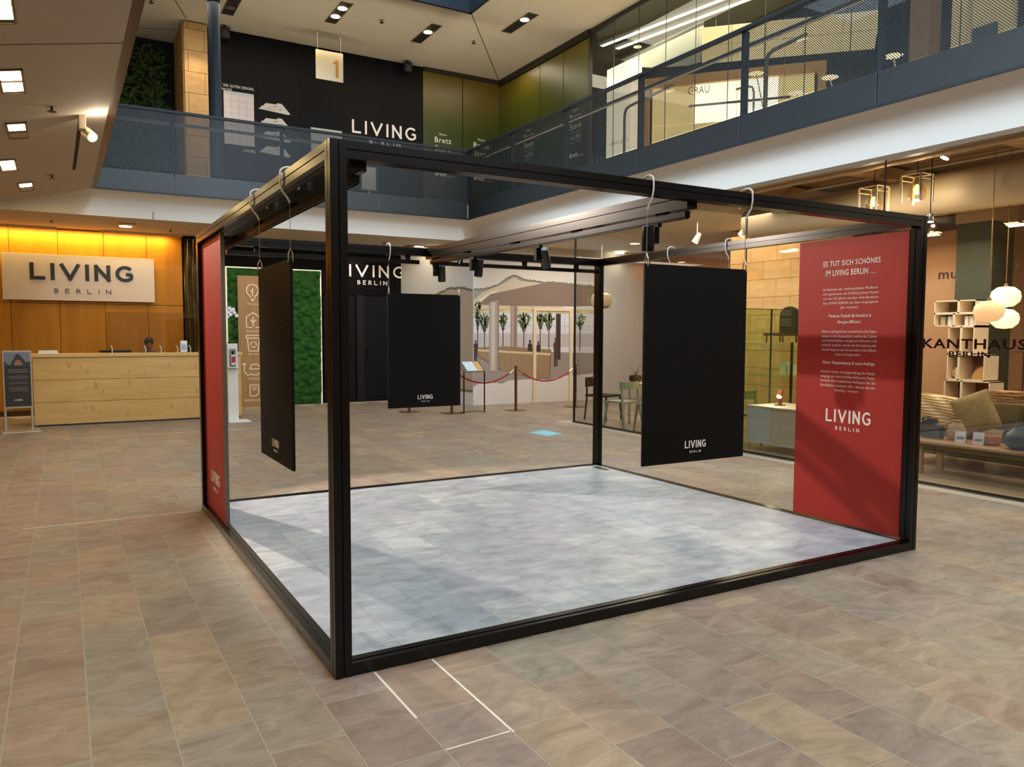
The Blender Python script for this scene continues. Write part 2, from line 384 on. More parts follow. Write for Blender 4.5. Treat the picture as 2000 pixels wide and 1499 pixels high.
# pale mortar joints run wide where slabs were relaid
pale = M('fresh_mortar', (214, 206, 192), .8)
jt = MB()
jt.box((-1.4, 3.99, -.004), (-.02, 4.004, .0006)).box((-1.1, 10.0, -.004), (1.7, 10.02, .0006))
jt.box((.181, -.52, -.004), (.193, -.01, .0008)).box((.481, -.82, -.004), (.493, -.01, .0008)).box((.19, -.812, -.004), (.485, -.803, .0008))
jt.obj('mortar_joint', pale, floor)

# ---- shop floors
woodfl = M('shop_floor_oak', (166, 142, 114), .35, noise=.1, ns=3, stretch=(8, 1, 1))
fl2 = struct('floor_shop', MB().box((7.0, -7, -.12), (13, 8.2, -.008)), woodfl)
for i in range(24):
    MB().box((7.05+i*.24, -6.9, -.008), (7.05+i*.24+.236, 8.19, .0)).obj('floor_board', woodfl, fl2)
struct('trim_threshold', MB().box((6.97, -7, -.005), (7.05, 8.2, .012)), M('threshold_metal', (120, 112, 100), .35, metal=.6))

# ---- ground floor walls
woodm = M('honey_wood_veneer', (190, 126, 24), .5, rgb2=(168, 106, 18), ns=1.2, stretch=(3, 3, .35), spec=.2)
wall_back = struct('wall_back', MB().box((-6.9, 14.15, -.1), (9.0, 14.3, 4.0)), blackwall)
gx = [-6.7, -5.9, -5.1, -4.3, -3.5, -2.7, -1.9, -1.1, -.31, .47, 1.14]
for a, b in zip(gx, gx[1:]):
    for z0, z1 in ((.1, 2.17), (2.18, 3.62)):
        MB().bev((a+.004, 14.10, z0), (b-.004, 14.148, z1), .002).obj('wood_panel', woodm, wall_back)
MB().box((-6.7, 14.08, 0), (1.14, 14.148, .1)).obj('plinth', M('dark_oak_plinth', (70, 42, 16), .5), wall_back)
# black cladding boards
bx = [1.62, 2.6, 3.55, 4.42, 5.15, 6.02]
for a, b in zip(bx, bx[1:]):
    MB().bev((a+.003, 14.11, 2.56), (b-.003, 14.148, 3.62), .002).obj('wall_board', blackwall, wall_back)
for a, b in ((1.62, 2.6), (2.6, 3.55), (3.55, 4.1)):
    MB().bev((a+.003, 14.11, 0), (b-.003, 14.148, 2.55), .002).obj('wall_board', blackwall, wall_back)
MB().box((4.06, 14.07, 2.5), (6.0, 14.148, 2.56)).obj('lintel', blackwall, wall_back)
MB().box((4.88, 14.04, 0), (5.06, 14.148, 2.5)).obj('door_post', M('charcoal_post', (20, 16, 15), .5, spec=.2), wall_back)
satin_black = M('satin_black_door', (11, 11, 12), .5, spec=.15)
for i, (a, b) in enumerate(((4.12, 4.87), (5.07, 5.95))):
    d = struct('door_%d' % (i+1), MB().bev((a, 14.09, .02), (b, 14.145, 2.49), .004), satin_black)
    MB().box((a+.05, 14.082, .1), (b-.05, 14.09, 2.4)).obj('door_panel', satin_black, d)
    hx = b-.09 if i == 0 else a+.09
    MB().tube([(hx, 14.08, 1.0), (hx, 14.03, 1.0), (hx, 14.03, 1.25), (hx, 14.08, 1.25)], .012, 8).obj('door_handle', M('black_handle', (40, 38, 36), .3, metal=.7), d)
sign_letters = thing('wall_lettering', 'white capital letter sign on the black wall above the dark doors', 'sign', (0, 14.11, 2.8))
sl = letters('large_lettering', 'LIVING', 'y', 0, 4.40, 6.10, .13, .41, letter_w, sign_letters, .018)
letters('small_lettering', 'BERLIN', 'y', 0, 4.93, 5.66, -.05, .05, letter_w, sign_letters, .012, gap=.62)

# gold-brown drape between wood wall and black wall
dr = MB(); N = 40; vs = []; fs = []
rz = random.Random(3)
for j in range(31):
    z = .02+3.55*j/30
    for i in range(N+1):
        u = i/N; x = 1.16+.44*u
        y = 14.06+.035*math.sin(u*26+.8*math.sin(z*3))+.02*math.sin(z*7+u*9)*(1 if z > 2.4 else .4)
        vs.append((x, y, z))
for j in range(30):
    for i in range(N): fs.append((j*(N+1)+i, j*(N+1)+i+1, (j+1)*(N+1)+i+1, (j+1)*(N+1)+i))
dr.add(vs, fs)
tag(dr.obj('drape', M('olive_gold_satin', (92, 74, 40), .3, metal=.35, noise=.3, ns=6), smooth=True), 'creased olive gold drape hanging at the right end of the honey wood wall', 'curtain')
# moss wall
mw = thing('moss_wall', 'tall dark green cushion moss panel with a thin lit edge on the black wall', 'green wall', (0, 14.06, 0))
vs = []; fs = []; NX, NZ = 96, 150
cells = [(rz.uniform(0, 2.02), rz.uniform(0, 3.0), rz.uniform(.04, .10)) for _ in range(900)]
grid = {}
for cx, cz, r in cells: grid.setdefault((int(cx/.12), int(cz/.12)), []).append((cx, cz, r))
for j in range(NZ+1):
    for i in range(NX+1):
        x, z = 2.02*i/NX, 3.0*j/NZ; h = 0
        gi, gj = int(x/.12), int(z/.12)
        for a in (-1, 0, 1):
            for b in (-1, 0, 1):
                for cx, cz, r in grid.get((gi+a, gj+b), ()):
                    d2 = (x-cx)**2+(z-cz)**2
                    if d2 < r*r: h = max(h, math.sqrt(r*r-d2))
        vs.append((2.01+x, -h*.7, .01+z))
for j in range(NZ):
    for i in range(NX): fs.append((j*(NX+1)+i, j*(NX+1)+i+1, (j+1)*(NX+1)+i+1, (j+1)*(NX+1)+i))
mm = MB(); mm.add(vs, fs); mm.obj('moss_cushions', M('moss_green', (16, 58, 12), .95, rgb2=(36, 92, 20), ns=9), mw, kind='stuff')
MB().box((1.985, -.02, .0), (2.01, .04, 3.035)).box((4.03, -.02, 0), (4.055, .04, 3.035)).box((2.01, -.02, 3.01), (4.03, .04, 3.035)).obj('edge_light', M('moss_edge_led', (250, 246, 220), .5, emit=((250, 240, 200), .35)), mw)
MB().box((2.01, .02, 0), (4.03, .045, 3.01)).obj('back_board', blackwall, mw)
# infographic board
ib = thing('info_board', 'light oak board with five white outline icons leaning before the moss panel', 'info board', (0, 13.9, 0))
oak = M('oak_veneer_board', (172, 130, 82), .5, rgb2=(152, 112, 66), ns=2, stretch=(14, 1, .6))
MB().bev((2.20, 0, 0), (2.82, .03, 2.84), .003).obj('board', oak, ib)
def icon(name, polys): printed(name, 'y', -.001, polys, M('icon_white', (250, 232, 206), .6), ib)
cx = 2.51; t = .018
bul = arc(cx, 2.53, .125, .125, -50, 230, 20)
icon('bulb_icon', pline([(cx+.05, 2.37), (cx+.05, 2.40)]+bul+[(cx-.05, 2.40), (cx-.05, 2.37)], t)+pline([(cx-.04, 2.34), (cx+.04, 2.34)], t)+pline([(cx-.025, 2.31), (cx+.025, 2.31)], t)+pline([(cx, 2.40), (cx, 2.58)], t)+pline([(cx, 2.48), (cx-.05, 2.53)], t))
icon('house_icon', pline([(cx-.02, 1.73), (cx-.14, 1.73), (cx-.14, 1.96), (cx, 2.05), (cx+.14, 1.96), (cx+.14, 1.73), (cx+.05, 1.73)], t)+pline([(cx, 1.75), (cx, 1.96)], t)+pline([(cx, 1.83), (cx-.06, 1.90)], t)+pline([(cx, 1.83), (cx+.06, 1.90)], t))
icon('bin_icon', pline([(cx-.15, 1.50), (cx+.15, 1.50), (cx+.15, 1.56), (cx-.15, 1.56), (cx-.15, 1.50)], t)+pline([(cx-.125, 1.48), (cx-.10, 1.22), (cx+.10, 1.22), (cx+.125, 1.48)], t)+pline(arc(cx, 1.36, .06, .06, 100, 190, 6), t)+pline(arc(cx, 1.36, .06, .06, 220, 310, 6), t)+pline(arc(cx, 1.36, .06, .06, -20, 70, 6), t))
icon('car_icon', pline([(cx-.20, .93), (cx-.20, .78), (cx-.14, .70), (cx-.09, .70)]+arc(cx-.06, .70, .03, .03, 180, 0, 5)+[(cx+.08, .70)]+arc(cx+.11, .70, .03, .03, 180, 0, 5)+[(cx+.19, .70), (cx+.21, .80), (cx+.15, .84), (cx+.08, .93), (cx-.04, .93), (cx-.09, .83), (cx+.14, .83)], t)+[rect(cx-.24, cx-.16, .92, .95)])
icon('certificate_icon', pline([(cx-.09, .24), (cx-.09, .48), (cx+.09, .48), (cx+.09, .30), (cx+.03, .24), (cx-.09, .24)], t)+[rect(cx-.045, cx+.045, .43, .44), rect(cx-.045, cx+.045, .40, .41), rect(cx-.045, cx+.045, .37, .38)])
for s, z, wd in (('\u00d6kostrom', 2.22, .24), ('Gr\u00fcnes Dach', 1.63, .30), ('Recycling', 1.13, .22), ('E-Mobilit\u00e4t', .60, .26), ('BREEAM-Zertifiziert', .13, .40)):
    text('icon_caption', s, 'y', 0, cx-wd/2, z, wd, .045, MATS['icon_white'], ib)

# ---- printed mural around the building entrance
paper = M('mural_white_banner', (206, 203, 200), .6, noise=.02, ns=2)
struct('wall_mural_return', MB().add([(6.02, 14.12, 0), (6.86, 11.95, 0), (6.86, 11.95, 3.62), (6.02, 14.12, 3.62), (6.1, 14.16, 0), (6.95, 12.0, 0), (6.95, 12.0, 3.62), (6.1, 14.16, 3.62)],
       [(0, 1, 2, 3), (1, 5, 6, 2), (5, 4, 7, 6), (0, 3, 7, 4), (3, 2, 6, 7)]), paper)
wall_mural = struct('wall_mural', MB().box((6.86, 11.95, 0), (12.9, 12.1, 3.62)), paper)
mural = thing('printed_mural', 'large torn-edge photo print of a bright lobby with curved desk on the entrance wall', 'mural', (0, 11.948, 0))
def pr(name, rgb, polys, d, **k): return printed(name, 'y', 0, polys, M('print_'+name, rgb, .6, **k), mural, d)
rj = random.Random(5)
top = [(6.87, 2.60), (7.1, 2.62), (7.47, 2.72), (7.75, 2.90), (7.94, 2.97), (8.19, 2.87), (8.71, 2.83), (9.18, 2.83), (9.53, 2.81), (10.16, 2.78), (10.33, 2.75)]
def jag(P, n, amp):
    out = []
    for (a, b), (c, d) in zip(P, P[1:]):
        for i in range(n): out.append((a+(c-a)*i/n, b+(d-b)*i/n+rj.uniform(-amp, amp)))
    return out+[P[-1]]
bot = [(10.33, .66), (10.19, .67), (9.55, .61), (9.32, .63), (8.93, .53), (8.55, .56), (7.76, .55), (7.64, .48), (7.1, .54), (6.87, .43)]
topj = jag(top, 11, .014); botj = jag(bot, 7, .010)
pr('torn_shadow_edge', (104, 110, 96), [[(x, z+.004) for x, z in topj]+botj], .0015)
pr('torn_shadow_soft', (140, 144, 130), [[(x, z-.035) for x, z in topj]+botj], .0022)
pr('lobby_daylight', (204, 208, 222), [[(6.87, 2.3), (8.0, 2.4), (10.33, 2.4)]+[(x, z+.004) for x, z in botj]], .003)
pr('lobby_haze', (184, 180, 186), [[(6.87, 1.62), (10.33, 1.62), (10.33, 1.3), (6.87, 1.3)]], .0034)
pr('lobby_floor', (146, 138, 134), [[(6.87, 1.25), (10.33, 1.14)]+[(x, z+.004) for x, z in botj]], .0042)
pr('upper_gallery_wall', (190, 182, 164), [[(6.87, 2.36), (7.1, 2.54), (7.53, 2.71), (7.91, 2.90), (8.08, 2.82), (8.75, 2.79), (9.3, 2.2), (6.87, 2.06)]], .0046)
pr('upper_gallery_light', (220, 210, 180), [[(6.87, 2.12), (6.87, 2.30), (7.32, 2.56), (7.50, 2.60), (7.06, 2.27)]], .0050)
pr('lobby_balcony_underside', (124, 108, 96), [[(6.97, 2.26), (7.29, 2.50), (8.71, 2.80), (9.53, 2.79), (10.33, 2.74), (10.33, 2.30), (9.54, 2.27), (7.86, 2.25)]], .0054)
pr('lobby_ceiling_band', (206, 192, 156), [rect(6.87, 10.33, 2.10, 2.22)], .0056)
pr('lobby_ceiling_lines', (150, 138, 112), [rect(6.87, 10.33, 2.165, 2.175), rect(7.3, 10.3, 2.10, 2.105)]+[rect(7.1+.42*i, 7.2+.42*i, 2.13, 2.15) for i in range(8)], .0060)
pr('glass_rail_lines', (168, 168, 176), [rect(6.87, 10.33, 1.79, 1.80), rect(6.87, 10.33, 1.52, 1.525)]+[rect(x, x+.008, 1.3, 2.1) for x in (7.05, 7.62, 8.2, 8.6, 9.3, 9.42, 9.8)], .0060)
def tree(x, z0, z1, w_, n):
    polys = []
    for _ in range(n):
        h = rj.random()**.8; px = x+w_*(.18+.82*h)*(rj.random()+rj.random()-1); pz = z0+(z1-z0)*h*(1-.25*abs(px-x)/w_)
        s = rj.uniform(.02, .042); b = PI/2+(px-x)*-1.8/w_+rj.uniform(-.6, .6); c_, s_ = math.cos(b), math.sin(b)
        polys.append([(px+s*1.6*c_, pz+s*1.6*s_), (px-s*.35*s_, pz+s*.35*c_), (px-s*1.2*c_, pz-s*1.2*s_), (px+s*.35*s_, pz-s*.35*c_)])
    return polys
TR = [(6.97, 1.70, 2.40, .12, 110), (7.14, 1.66, 2.07, .20, 130), (7.62, 1.70, 2.07, .15, 90), (8.17, 1.66, 2.09, .25, 150), (8.62, 1.72, 2.09, .20, 110), (8.86, 1.70, 2.09, .20, 120), (9.75, 1.7, 2.1, .2, 60)]
leaves = [p for t_ in TR for p in tree(*t_)]
pr('tree_leaves', (112, 134, 62), leaves, .0066, rgb2=(66, 92, 36), ns=14)
pr('tree_print', (78, 74, 60), [rect(x-.012, x+.012, 1.2, z0+.1) for x, z0, z1, w_, n in TR]+[line2((x, z0), (x+d*w_, z0+.22), .012) for x, z0, z1, w_, n in TR for d in (-.5, .5)], .0072)
pr('rear_column', (134, 118, 110), [rect(7.82, 7.99, 1.25, 2.25)], .0078)
pr('rear_column_light', (162, 148, 140), [rect(7.84, 7.90, 1.25, 2.25)], .0082)
pr('dark_pillar', (50, 40, 38), [rect(9.06, 9.19, 1.0, 2.09)], .0078)
pr('reception_top', (138, 116, 90), [[(6.97, 1.27), (6.97, 1.305), (7.7, 1.325), (8.93, 1.24), (8.93, 1.17)]], .0084)
pr('reception_desk', (120, 98, 76), [[(6.97, 1.26), (8.93, 1.16), (8.90, .56), (8.44, .56), (7.53, .80), (6.97, 1.10)]], .0082)
pr('reception_glow', (226, 204, 160), [[(6.97, 1.255), (8.90, 1.155), (8.90, 1.10), (6.97, 1.22)]], .0086)
pr('reception_slats', (170, 144, 112), [[(x, 1.235-(x-7.0)*.05), (x+.022, 1.235-(x-7.0)*.05), (x+.022, z), (x, z)] for x, z in [(7.0+i*.045, 1.11-.57*(i*.045)*.93 if i*.045 < .55 else max(.565, .80-.26*(i*.045-.53))) for i in range(42)]], .0090)
pr('front_column', (158, 150, 144), [[(7.26, .78)]+[(7.26+.25*k/6, .78-.03*math.sin(PI*k/6)) for k in range(7)]+[(7.51, .78), (7.51, 2.36), (7.26, 2.32)]], .0098)
pr('front_column_light', (186, 178, 172), [rect(7.31, 7.41, .78, 2.32)], .0102)
pr('front_column_dark', (128, 118, 112), [rect(7.47, 7.51, .78, 2.34)], .0102)
def figure(x, z, s): return [[(x-.07*s, z), (x-.075*s, z+.5*s), (x-.10*s, z+.70*s), (x-.05*s, z+.80*s), (x+.05*s, z+.80*s), (x+.10*s, z+.70*s), (x+.075*s, z+.5*s), (x+.06*s, z), (x+.015*s, z), (x, z+.42*s), (x-.015*s, z)], [(x+.045*s*math.cos(2*PI*k/10), z+.87*s+.06*s*math.sin(2*PI*k/10)) for k in range(10)]]
def bust(x, z, s): return [[(x-.13*s, z), (x-.13*s, z+.30*s), (x-.06*s, z+.40*s), (x+.06*s, z+.40*s), (x+.13*s, z+.30*s), (x+.13*s, z)], [(x+.06*s*math.cos(2*PI*k/10), z+.49*s+.08*s*math.sin(2*PI*k/10)) for k in range(10)]]
pr('people_silhouette', (44, 40, 44), figure(6.92, 1.0, .50)+bust(8.34, 1.21, .46)+bust(8.57, 1.20, .42), .0094)
pr('woman_silhouette', (74, 50, 44), figure(9.06, .84, .74), .0096)
MB().box((8.42, -.03, 0), (8.50, .0, 2.22)).box((9.44, -.03, 0), (9.52, .0, 2.22)).box((8.50, -.03, 2.15), (9.44, .0, 2.22)).obj('door_frame', M('pale_wood_frame', (214, 198, 170), .5), mural)
# print on the angled return wall
ret = thing('printed_mural', 'narrow torn-edge photo print on the angled wall left of the lobby print', 'mural', (6.02, 14.11, 0), math.atan2(11.95-14.12, .84))
def prr(name, rgb, polys, d): return printed(name, 'y', -.004, polys, M('print_'+name, rgb, .6), ret, d)
LR = 2.32
tr = jag([(0, 2.34), (.5, 2.36), (.9, 2.40), (1.2, 2.55), (1.6, 2.66), (2.0, 2.66), (2.3, 2.60)], 9, .014)
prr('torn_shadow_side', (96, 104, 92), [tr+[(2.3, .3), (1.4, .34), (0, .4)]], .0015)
prr('wall_side_print', (176, 160, 140), [[(x, z-.05) for x, z in tr]+[(2.3, .34), (1.4, .38), (0, .44)]], .003)
prr('bright_side_print', (206, 184, 154), [[(0, 1.3), (0, 2.1), (1.2, 2.3), (1.2, 1.3)]], .0044)

# ---- left wall and rear walls closing the hall
struct('wall_left', MB().box((-7.1, -7, -.1), (-6.9, 14.2, 4)), M('left_wall_paint', (182, 158, 124), .7))
struct('wall_rear', MB().box((-7, -7.2, -.1), (13, -7.0, 9)), M('rear_wall_paint', (150, 134, 116), .7))

wr = struct('window_rear_added', MB().box((-.5, -7.0, 4.8), (6.1, -6.94, 4.9)).box((-.5, -7.0, 9.1), (6.1, -6.94, 9.2)), MATS['steel_frame'] if 'steel_frame' in MATS else M('steel_frame', (60, 64, 70), .4))  # unseen window frame, added around the rear fill light
for i in range(6): MB().box((-.5+1.31*i, -7.0, 4.9), (-.44+1.31*i, -6.94, 9.1)).obj('mullion', MATS['steel_frame'], wr)
# ---- left gallery soffit, falling to the left
def zs(x): return 4.03+.2*(x+.53)
cl = MB(); zb = .18
cl.add([(-.52, -7, zs(-.52)), (-.58, 11.43, zs(-.58)), (-4.0, 13.9, zs(-4)), (-4.0, -7, zs(-4)), (-.52, -7, zs(-.52)+zb), (-.58, 11.43, zs(-.58)+zb), (-4.0, 13.9, zs(-4)+zb), (-4.0, -7, zs(-4)+zb)],
       [(0, 1, 2, 3), (4, 7, 6, 5), (0, 4, 5, 1), (1, 5, 6, 2), (2, 6, 7, 3)])
ceil_left = struct('ceiling_left', cl, plaster)
struct('ceiling_left_outer', MB().box((-7, -7, 3.3), (-3.95, 14.1, 3.5)), plaster)
seam = M('ceiling_seam', (84, 74, 62), .8)
for y in (-.6, 3.87, 5.75, 9.6):
    mb = MB(); mb.add([(-.53, y, zs(-.53)-.003), (-.53, y+.012, zs(-.53)-.003), (-3.9, y+.012, zs(-3.9)-.003), (-3.9, y, zs(-3.9)-.003), (-.53, y, zs(-.53)+.003), (-.53, y+.012, zs(-.53)+.003), (-3.9, y+.012, zs(-3.9)+.003), (-3.9, y, zs(-3.9)+.003)], [(0, 1, 2, 3), (0, 3, 7, 4), (1, 5, 6, 2)])
    if y in (3.87,): mb.obj('seam', seam, ceil_left)
edge = M('brown_edge_profile', (74, 60, 48), .4, metal=.3)
struct('trim_gallery_edge', MB().add([(-.52, -7, 4.03), (-.58, 11.43, 4.02), (-.50, 11.43, 4.02), (-.44, -7, 4.03), (-.52, -7, 4.42), (-.58, 11.43, 4.42), (-.50, 11.43, 4.42), (-.44, -7, 4.42)],
       [(0, 3, 2, 1), (4, 5, 6, 7), (0, 1, 5, 4), (3, 7, 6, 2), (0, 4, 7, 3), (1, 2, 6, 5)]), edge)
# slot in the soffit
MB().add([(-.84, 6.5, zs(-.84)-.004), (-.80, 6.5, zs(-.80)-.004), (-.83, 9.55, zs(-.83)-.004), (-.87, 9.55, zs(-.87)-.004)], [(0, 1, 2, 3)]).obj('soffit_slot', M('slot_dark', (44, 34, 26), .8), ceil_left)

# ---- back soffit and its coves, right soffit
cb = struct('ceiling_back', MB().box((-7, 11.86, 3.63), (13, 14.2, 3.80)), plaster)
cov = MB(); prof = [(11.50, 4.04), (11.56, 4.02), (11.66, 3.99), (11.76, 3.93), (11.83, 3.85), (11.855, 3.76), (11.86, 3.63)]
n = len(prof)
# mitred with the right-hand cove at the corner (x = y - 5.0 + offset)
def rx(i): return 6.5+(prof[i][0]-11.50)*(.5/.36)
vs = []
for i, (y, z) in enumerate(prof): vs += [(-4.5, y, z), (rx(i), y, z), (rx(i), -7, z)]
fs = []
for i in range(n-1):
    a = i*3; b = a+3; fs += [(a, a+1, b+1, b), (a+1, a+2, b+2, b+1)]
cov.add(vs, fs)
struct('trim_cove', cov, plaster_w, smooth=True)
struct('trim_shopfront_head', MB().box((6.98, -7, 3.58), (7.06, 8.2, 3.63)).box((7.012, -7, 3.63), (7.3, 11.9, 3.8)), M('bronze_head_profile', (120, 98, 74), .45))
MB().box((.39, 11.852, 3.63), (.402, 11.858, 3.9)).obj('cove_joint', seam, cb)
struct('ceiling_entrance', MB().box((7.0, 6.0, 3.62), (13, 12.0, 3.80)), plaster)
struct('trim_entrance_bulkhead', MB().box((6.95, 8.2, 3.60), (7.05, 11.9, 3.64)), plaster)
# dark slit between wood wall top and soffit
struct('trim_wood_top', MB().box((-6.9, 13.93, 3.58), (-1.1, 13.97, 3.63)).box((-.35, 13.93, 3.585), (1.14, 13.97, 3.63)), M('cove_lip', (214, 198, 172), .6))

# ---- upper gallery floor
struct('floor_gallery_back', MB().box((-4.5, 11.52, 4.08), (13, 16, 4.36)), M('gallery_floor', (176, 160, 138), .5))
struct('floor_gallery_right', MB().box((6.52, -7, 4.08), (13, 11.52, 4.36)), MATS['gallery_floor'])
struct('floor_gallery_left', MB().box((-4.5, -7, 4.2), (-.6, 11.5, 4.38)), MATS['gallery_floor'])

# ---- upper walls
wub = struct('wall_upper_back', MB().box((1.72, 14.12, 4.36), (9.2, 14.3, 8.0)), blackwall)
bb = [1.78, 2.72, 3.66, 4.6, 5.54, 6.58]
for a, b in zip(bb, bb[1:]): MB().bev((a, 14.10, 4.4), (b-.002, 14.118, 7.98), .0006).obj('wall_board', M('upper_black_board', (10, 8, 8), .6, spec=.16), wub)
olive = gradmat('olive_gradient_print', [(0, (30, 36, 32)), (.42, (42, 52, 28)), (.62, (54, 64, 16)), (.82, (92, 80, 20)), (1, (112, 90, 30))], 4.4, 8.0)
olive2 = gradmat('olive_gradient_print_right', [(0, (24, 32, 30)), (.5, (38, 52, 8)), (.75, (70, 76, 12)), (1, (122, 104, 30))], 4.4, 8.0)
wur = struct('wall_upper_right', MB().box((8.72, 10.2, 4.36), (8.9, 14.12, 8.0)), blackwall)
def bretz(pl, c, u, par, sc=1.0):
    for s, z, wd, h in (('Neuer', 6.44, .20, .055), ('Bretz', 6.26, .44, .13), ('Store', 6.06, .42, .13), ('im 2.OG', 5.84, .36, .09)):
        text('lettering', s, pl, c, u-wd/2, z, wd, h, letter_w, par)
    printed('lettering_line', pl, c, [rect(u-.2, u+.2, 5.99, 5.995), rect(u-.2, u+.2, 5.78, 5.785)], letter_w, par)
    text('logo_lettering', 'Bretz', pl, c, u-.22, 5.46, .32, .10, letter_w, par, bold=.03, shear=.3)
    printed('logo_line', pl, c, [rect(u+.1, u+.3, 5.46, 5.468)], letter_w, par)
for a, b in ((6.60, 7.65), (7.67, 8.70)):
    p = MB().bev((a, 14.08, 4.4), (b, 14.118, 7.9), .003).obj('green_panel', olive, wub)
    bretz('y', 14.078, (a+b)/2, p)
for i, (a, b) in enumerate(((13.13, 14.08), (12.15, 13.11), (11.18, 12.13), (10.21, 11.16))):
    p = MB().bev((8.70, a, 4.4), (8.719, b, 7.84), .003).obj('green_panel', olive2, wur)
    if i in (1, 3): bretz('x', 8.698, -(a+b)/2, p)
MB().box((8.66, 10.2, 7.86), (8.72, 14.1, 7.99)).obj('head_profile', M('dark_bronze', (44, 36, 26), .5), wur)
MB().box((6.6, 14.04, 7.9), (8.7, 14.1, 7.99)).obj('head_profile', MATS['dark_bronze'], wub)
up = thing('wall_lettering', 'white capital letter sign high on the black upper wall beside the green panels', 'sign', (0, 14.10, 6))
letters('large_lettering', 'LIVING', 'y', -.002, 4.83, 6.41, .22, .52, letter_w, up, .02)
letters('small_lettering', 'BERLIN', 'y', -.002, 5.25, 6.02, .02, .14, letter_w, up, .012, gap=.62)
# tenant directory on the upper wall
td = thing('tenant_directory', 'pale gridded tenant list with white isometric floor plans on upper black wall', 'wall print', (0, 14.098, 0))
MB().box((2.03, -.004, 5.63), (2.65, 0, 6.74)).obj('list_panel', M('list_paper', (208, 196, 196), .6), td)
printed('list_header', 'y', -.004, [rect(2.03, 2.65, 6.68, 6.74)], M('list_header_tone', (176, 190, 190), .6), td)
printed('list_grid', 'y', -.0045, [rect(2.03+.155*i-.002, 2.03+.155*i+.002, 5.63, 6.68) for i in (1, 2, 3)]+[rect(2.03, 2.65, 5.63+.131*i-.001, 5.63+.131*i+.001) for i in range(1, 8)], M('list_grid_line', (150, 138, 138), .6), td)
text('heading', 'WELT DES GUTEN DESIGNS.', 'y', 0, 1.84, 6.82, .82, .055, letter_w, td)
text('subheading', 'unter einem dach', 'y', 0, 1.84, 6.75, .36, .05, letter_w, td)
letters('logo_lettering', 'LIVING', 'y', 0, 2.42, 2.66, 5.50, 5.56, letter_w, td)
planm = M('floor_plan_print', (196, 190, 184), .6); plang = M('floor_plan_grey', (150, 130, 128), .6)
for z in (6.46, 6.14, 5.86, 5.54):
    P = [(2.74, z+.0), (2.80, z+.04), (2.80, z+.07), (2.84, z+.07), (2.90, z+.14), (3.14, z+.14), (3.14, z+.17), (3.24, z+.17), (3.43, z-.03), (3.38, z-.05)]
    printed('floor_plan', 'y', 0, [P], planm, td)
    printed('floor_plan_rooms', 'y', -.002, [rect(2.95, 3.0, z+.05, z+.06), rect(3.05, 3.15, z+.08, z+.10), rect(2.9, 3.1, z+.02, z+.028), rect(3.18, 3.24, z+.02, z+.05)], plang, td)
# pale display panels behind the rail
dpm = M('pale_display', (176, 176, 166), .35, noise=.06, ns=3)
o = MB().bev((3.80, 13.8, 4.36), (4.50, 13.86, 6.14), .004).obj('pale_screen', dpm)
tag(o, 'pale grey upright display panel standing behind the upper balustrade', 'panel')
o = MB().bev((4.99, 13.9, 4.92), (5.36, 13.94, 5.44), .004).box((5.16, 13.92, 4.36), (5.19, 13.935, 4.95)).obj('notice_stand', dpm)
tag(o, 'small grey notice panel on a stem behind the upper balustrade', 'panel')

# ---- sandstone pillar in the upper gallery
sandm = [M('pillar_sandstone_%s' % c, a, .7, rgb2=b, ns=3, stretch=(1, 1, 2.5)) for c, a, b in (('a', (206, 168, 112), (192, 150, 92)), ('b', (196, 152, 96), (214, 178, 124)), ('c', (214, 176, 120), (196, 156, 104)))]
pil = struct('wall_pillar', MB().box((1.27, 14.02, 4.36), (1.70, 15.4, 8.0)), M('pillar_core', (60, 46, 30), .9))
z = 4.4; k = 0; rp = random.Random(2)
while z < 7.95:
    z1 = min(z+.43, 7.98); sp = 1.31 if k % 2 else 1.66
    sp = 1.33 if k % 2 == 0 else 1.65
    for a, b in ((1.255, sp), (sp, 1.715)):
        MB().bev((a+.003, 13.98, z+.004), (b-.003, 14.05, z1-.004), .003).obj('stone_block', sandm[rp.randrange(3)], pil)
    ys = [14.05, 14.5+(.2 if k % 2 else 0), 15.0+(.2 if k % 2 else 0), 15.4]
    for a, b in zip(ys, ys[1:]):
        MB().bev((1.235, a+.003, z+.004), (1.27, b-.003, z1-.004), .003).obj('stone_block', sandm[rp.randrange(3)], pil)
    z = z1; k += 1
struct('wall_upper_left', MB().box((-4.5, 15.5, 4.36), (1.3, 15.6, 8.0)), M('dark_green_backing', (12, 18, 10), .9))
# planted wall
rl = random.Random(9); lv = MB()
for _ in range(5200):
    x, z = rl.uniform(-2.6, 1.02), rl.uniform(4.4, 7.75); y = 15.42+rl.uniform(-.18, .06)
    a = rl.uniform(-PI, PI); tl = rl.uniform(-.9, .4); L_ = rl.uniform(.08, .24); wd = L_*.14
    d = Vector((math.cos(a)*.8, -.45, math.sin(a)*.8+tl*.3)).normalized(); s = d.cross(Vector((0, 1, .3))).normalized()*wd
    p = Vector((x, y, z)); mdl = p+d*L_*.5
    lv.add([p, mdl+s, p+d*L_-Vector((0, 0, L_*.25)), mdl-s], [(0, 1, 2, 3)])
pw = lv.obj('planted_wall', M('deep_green_leaves', (34, 56, 22), .45, rgb2=(74, 96, 44), ns=5), kind='stuff')
tag(pw, 'dark leafy plant wall in the upper gallery left of the sandstone pillar', 'plant wall')

# ---- round steel column
cc = thing('steel_column', 'round blue grey steel column in the upper gallery before the sandstone pillar', 'column', (1.62, 12.6, 4.36))
MB().lathe([(.112, 0), (.112, 3.64)], n=28).obj('shaft', M('column_blue_grey', (40, 52, 64), .5, spec=.2), cc, smooth=True)
MB().lathe([(.16, 0), (.16, .02), (.125, .04)], n=28).obj('base_ring', steeldark, cc)

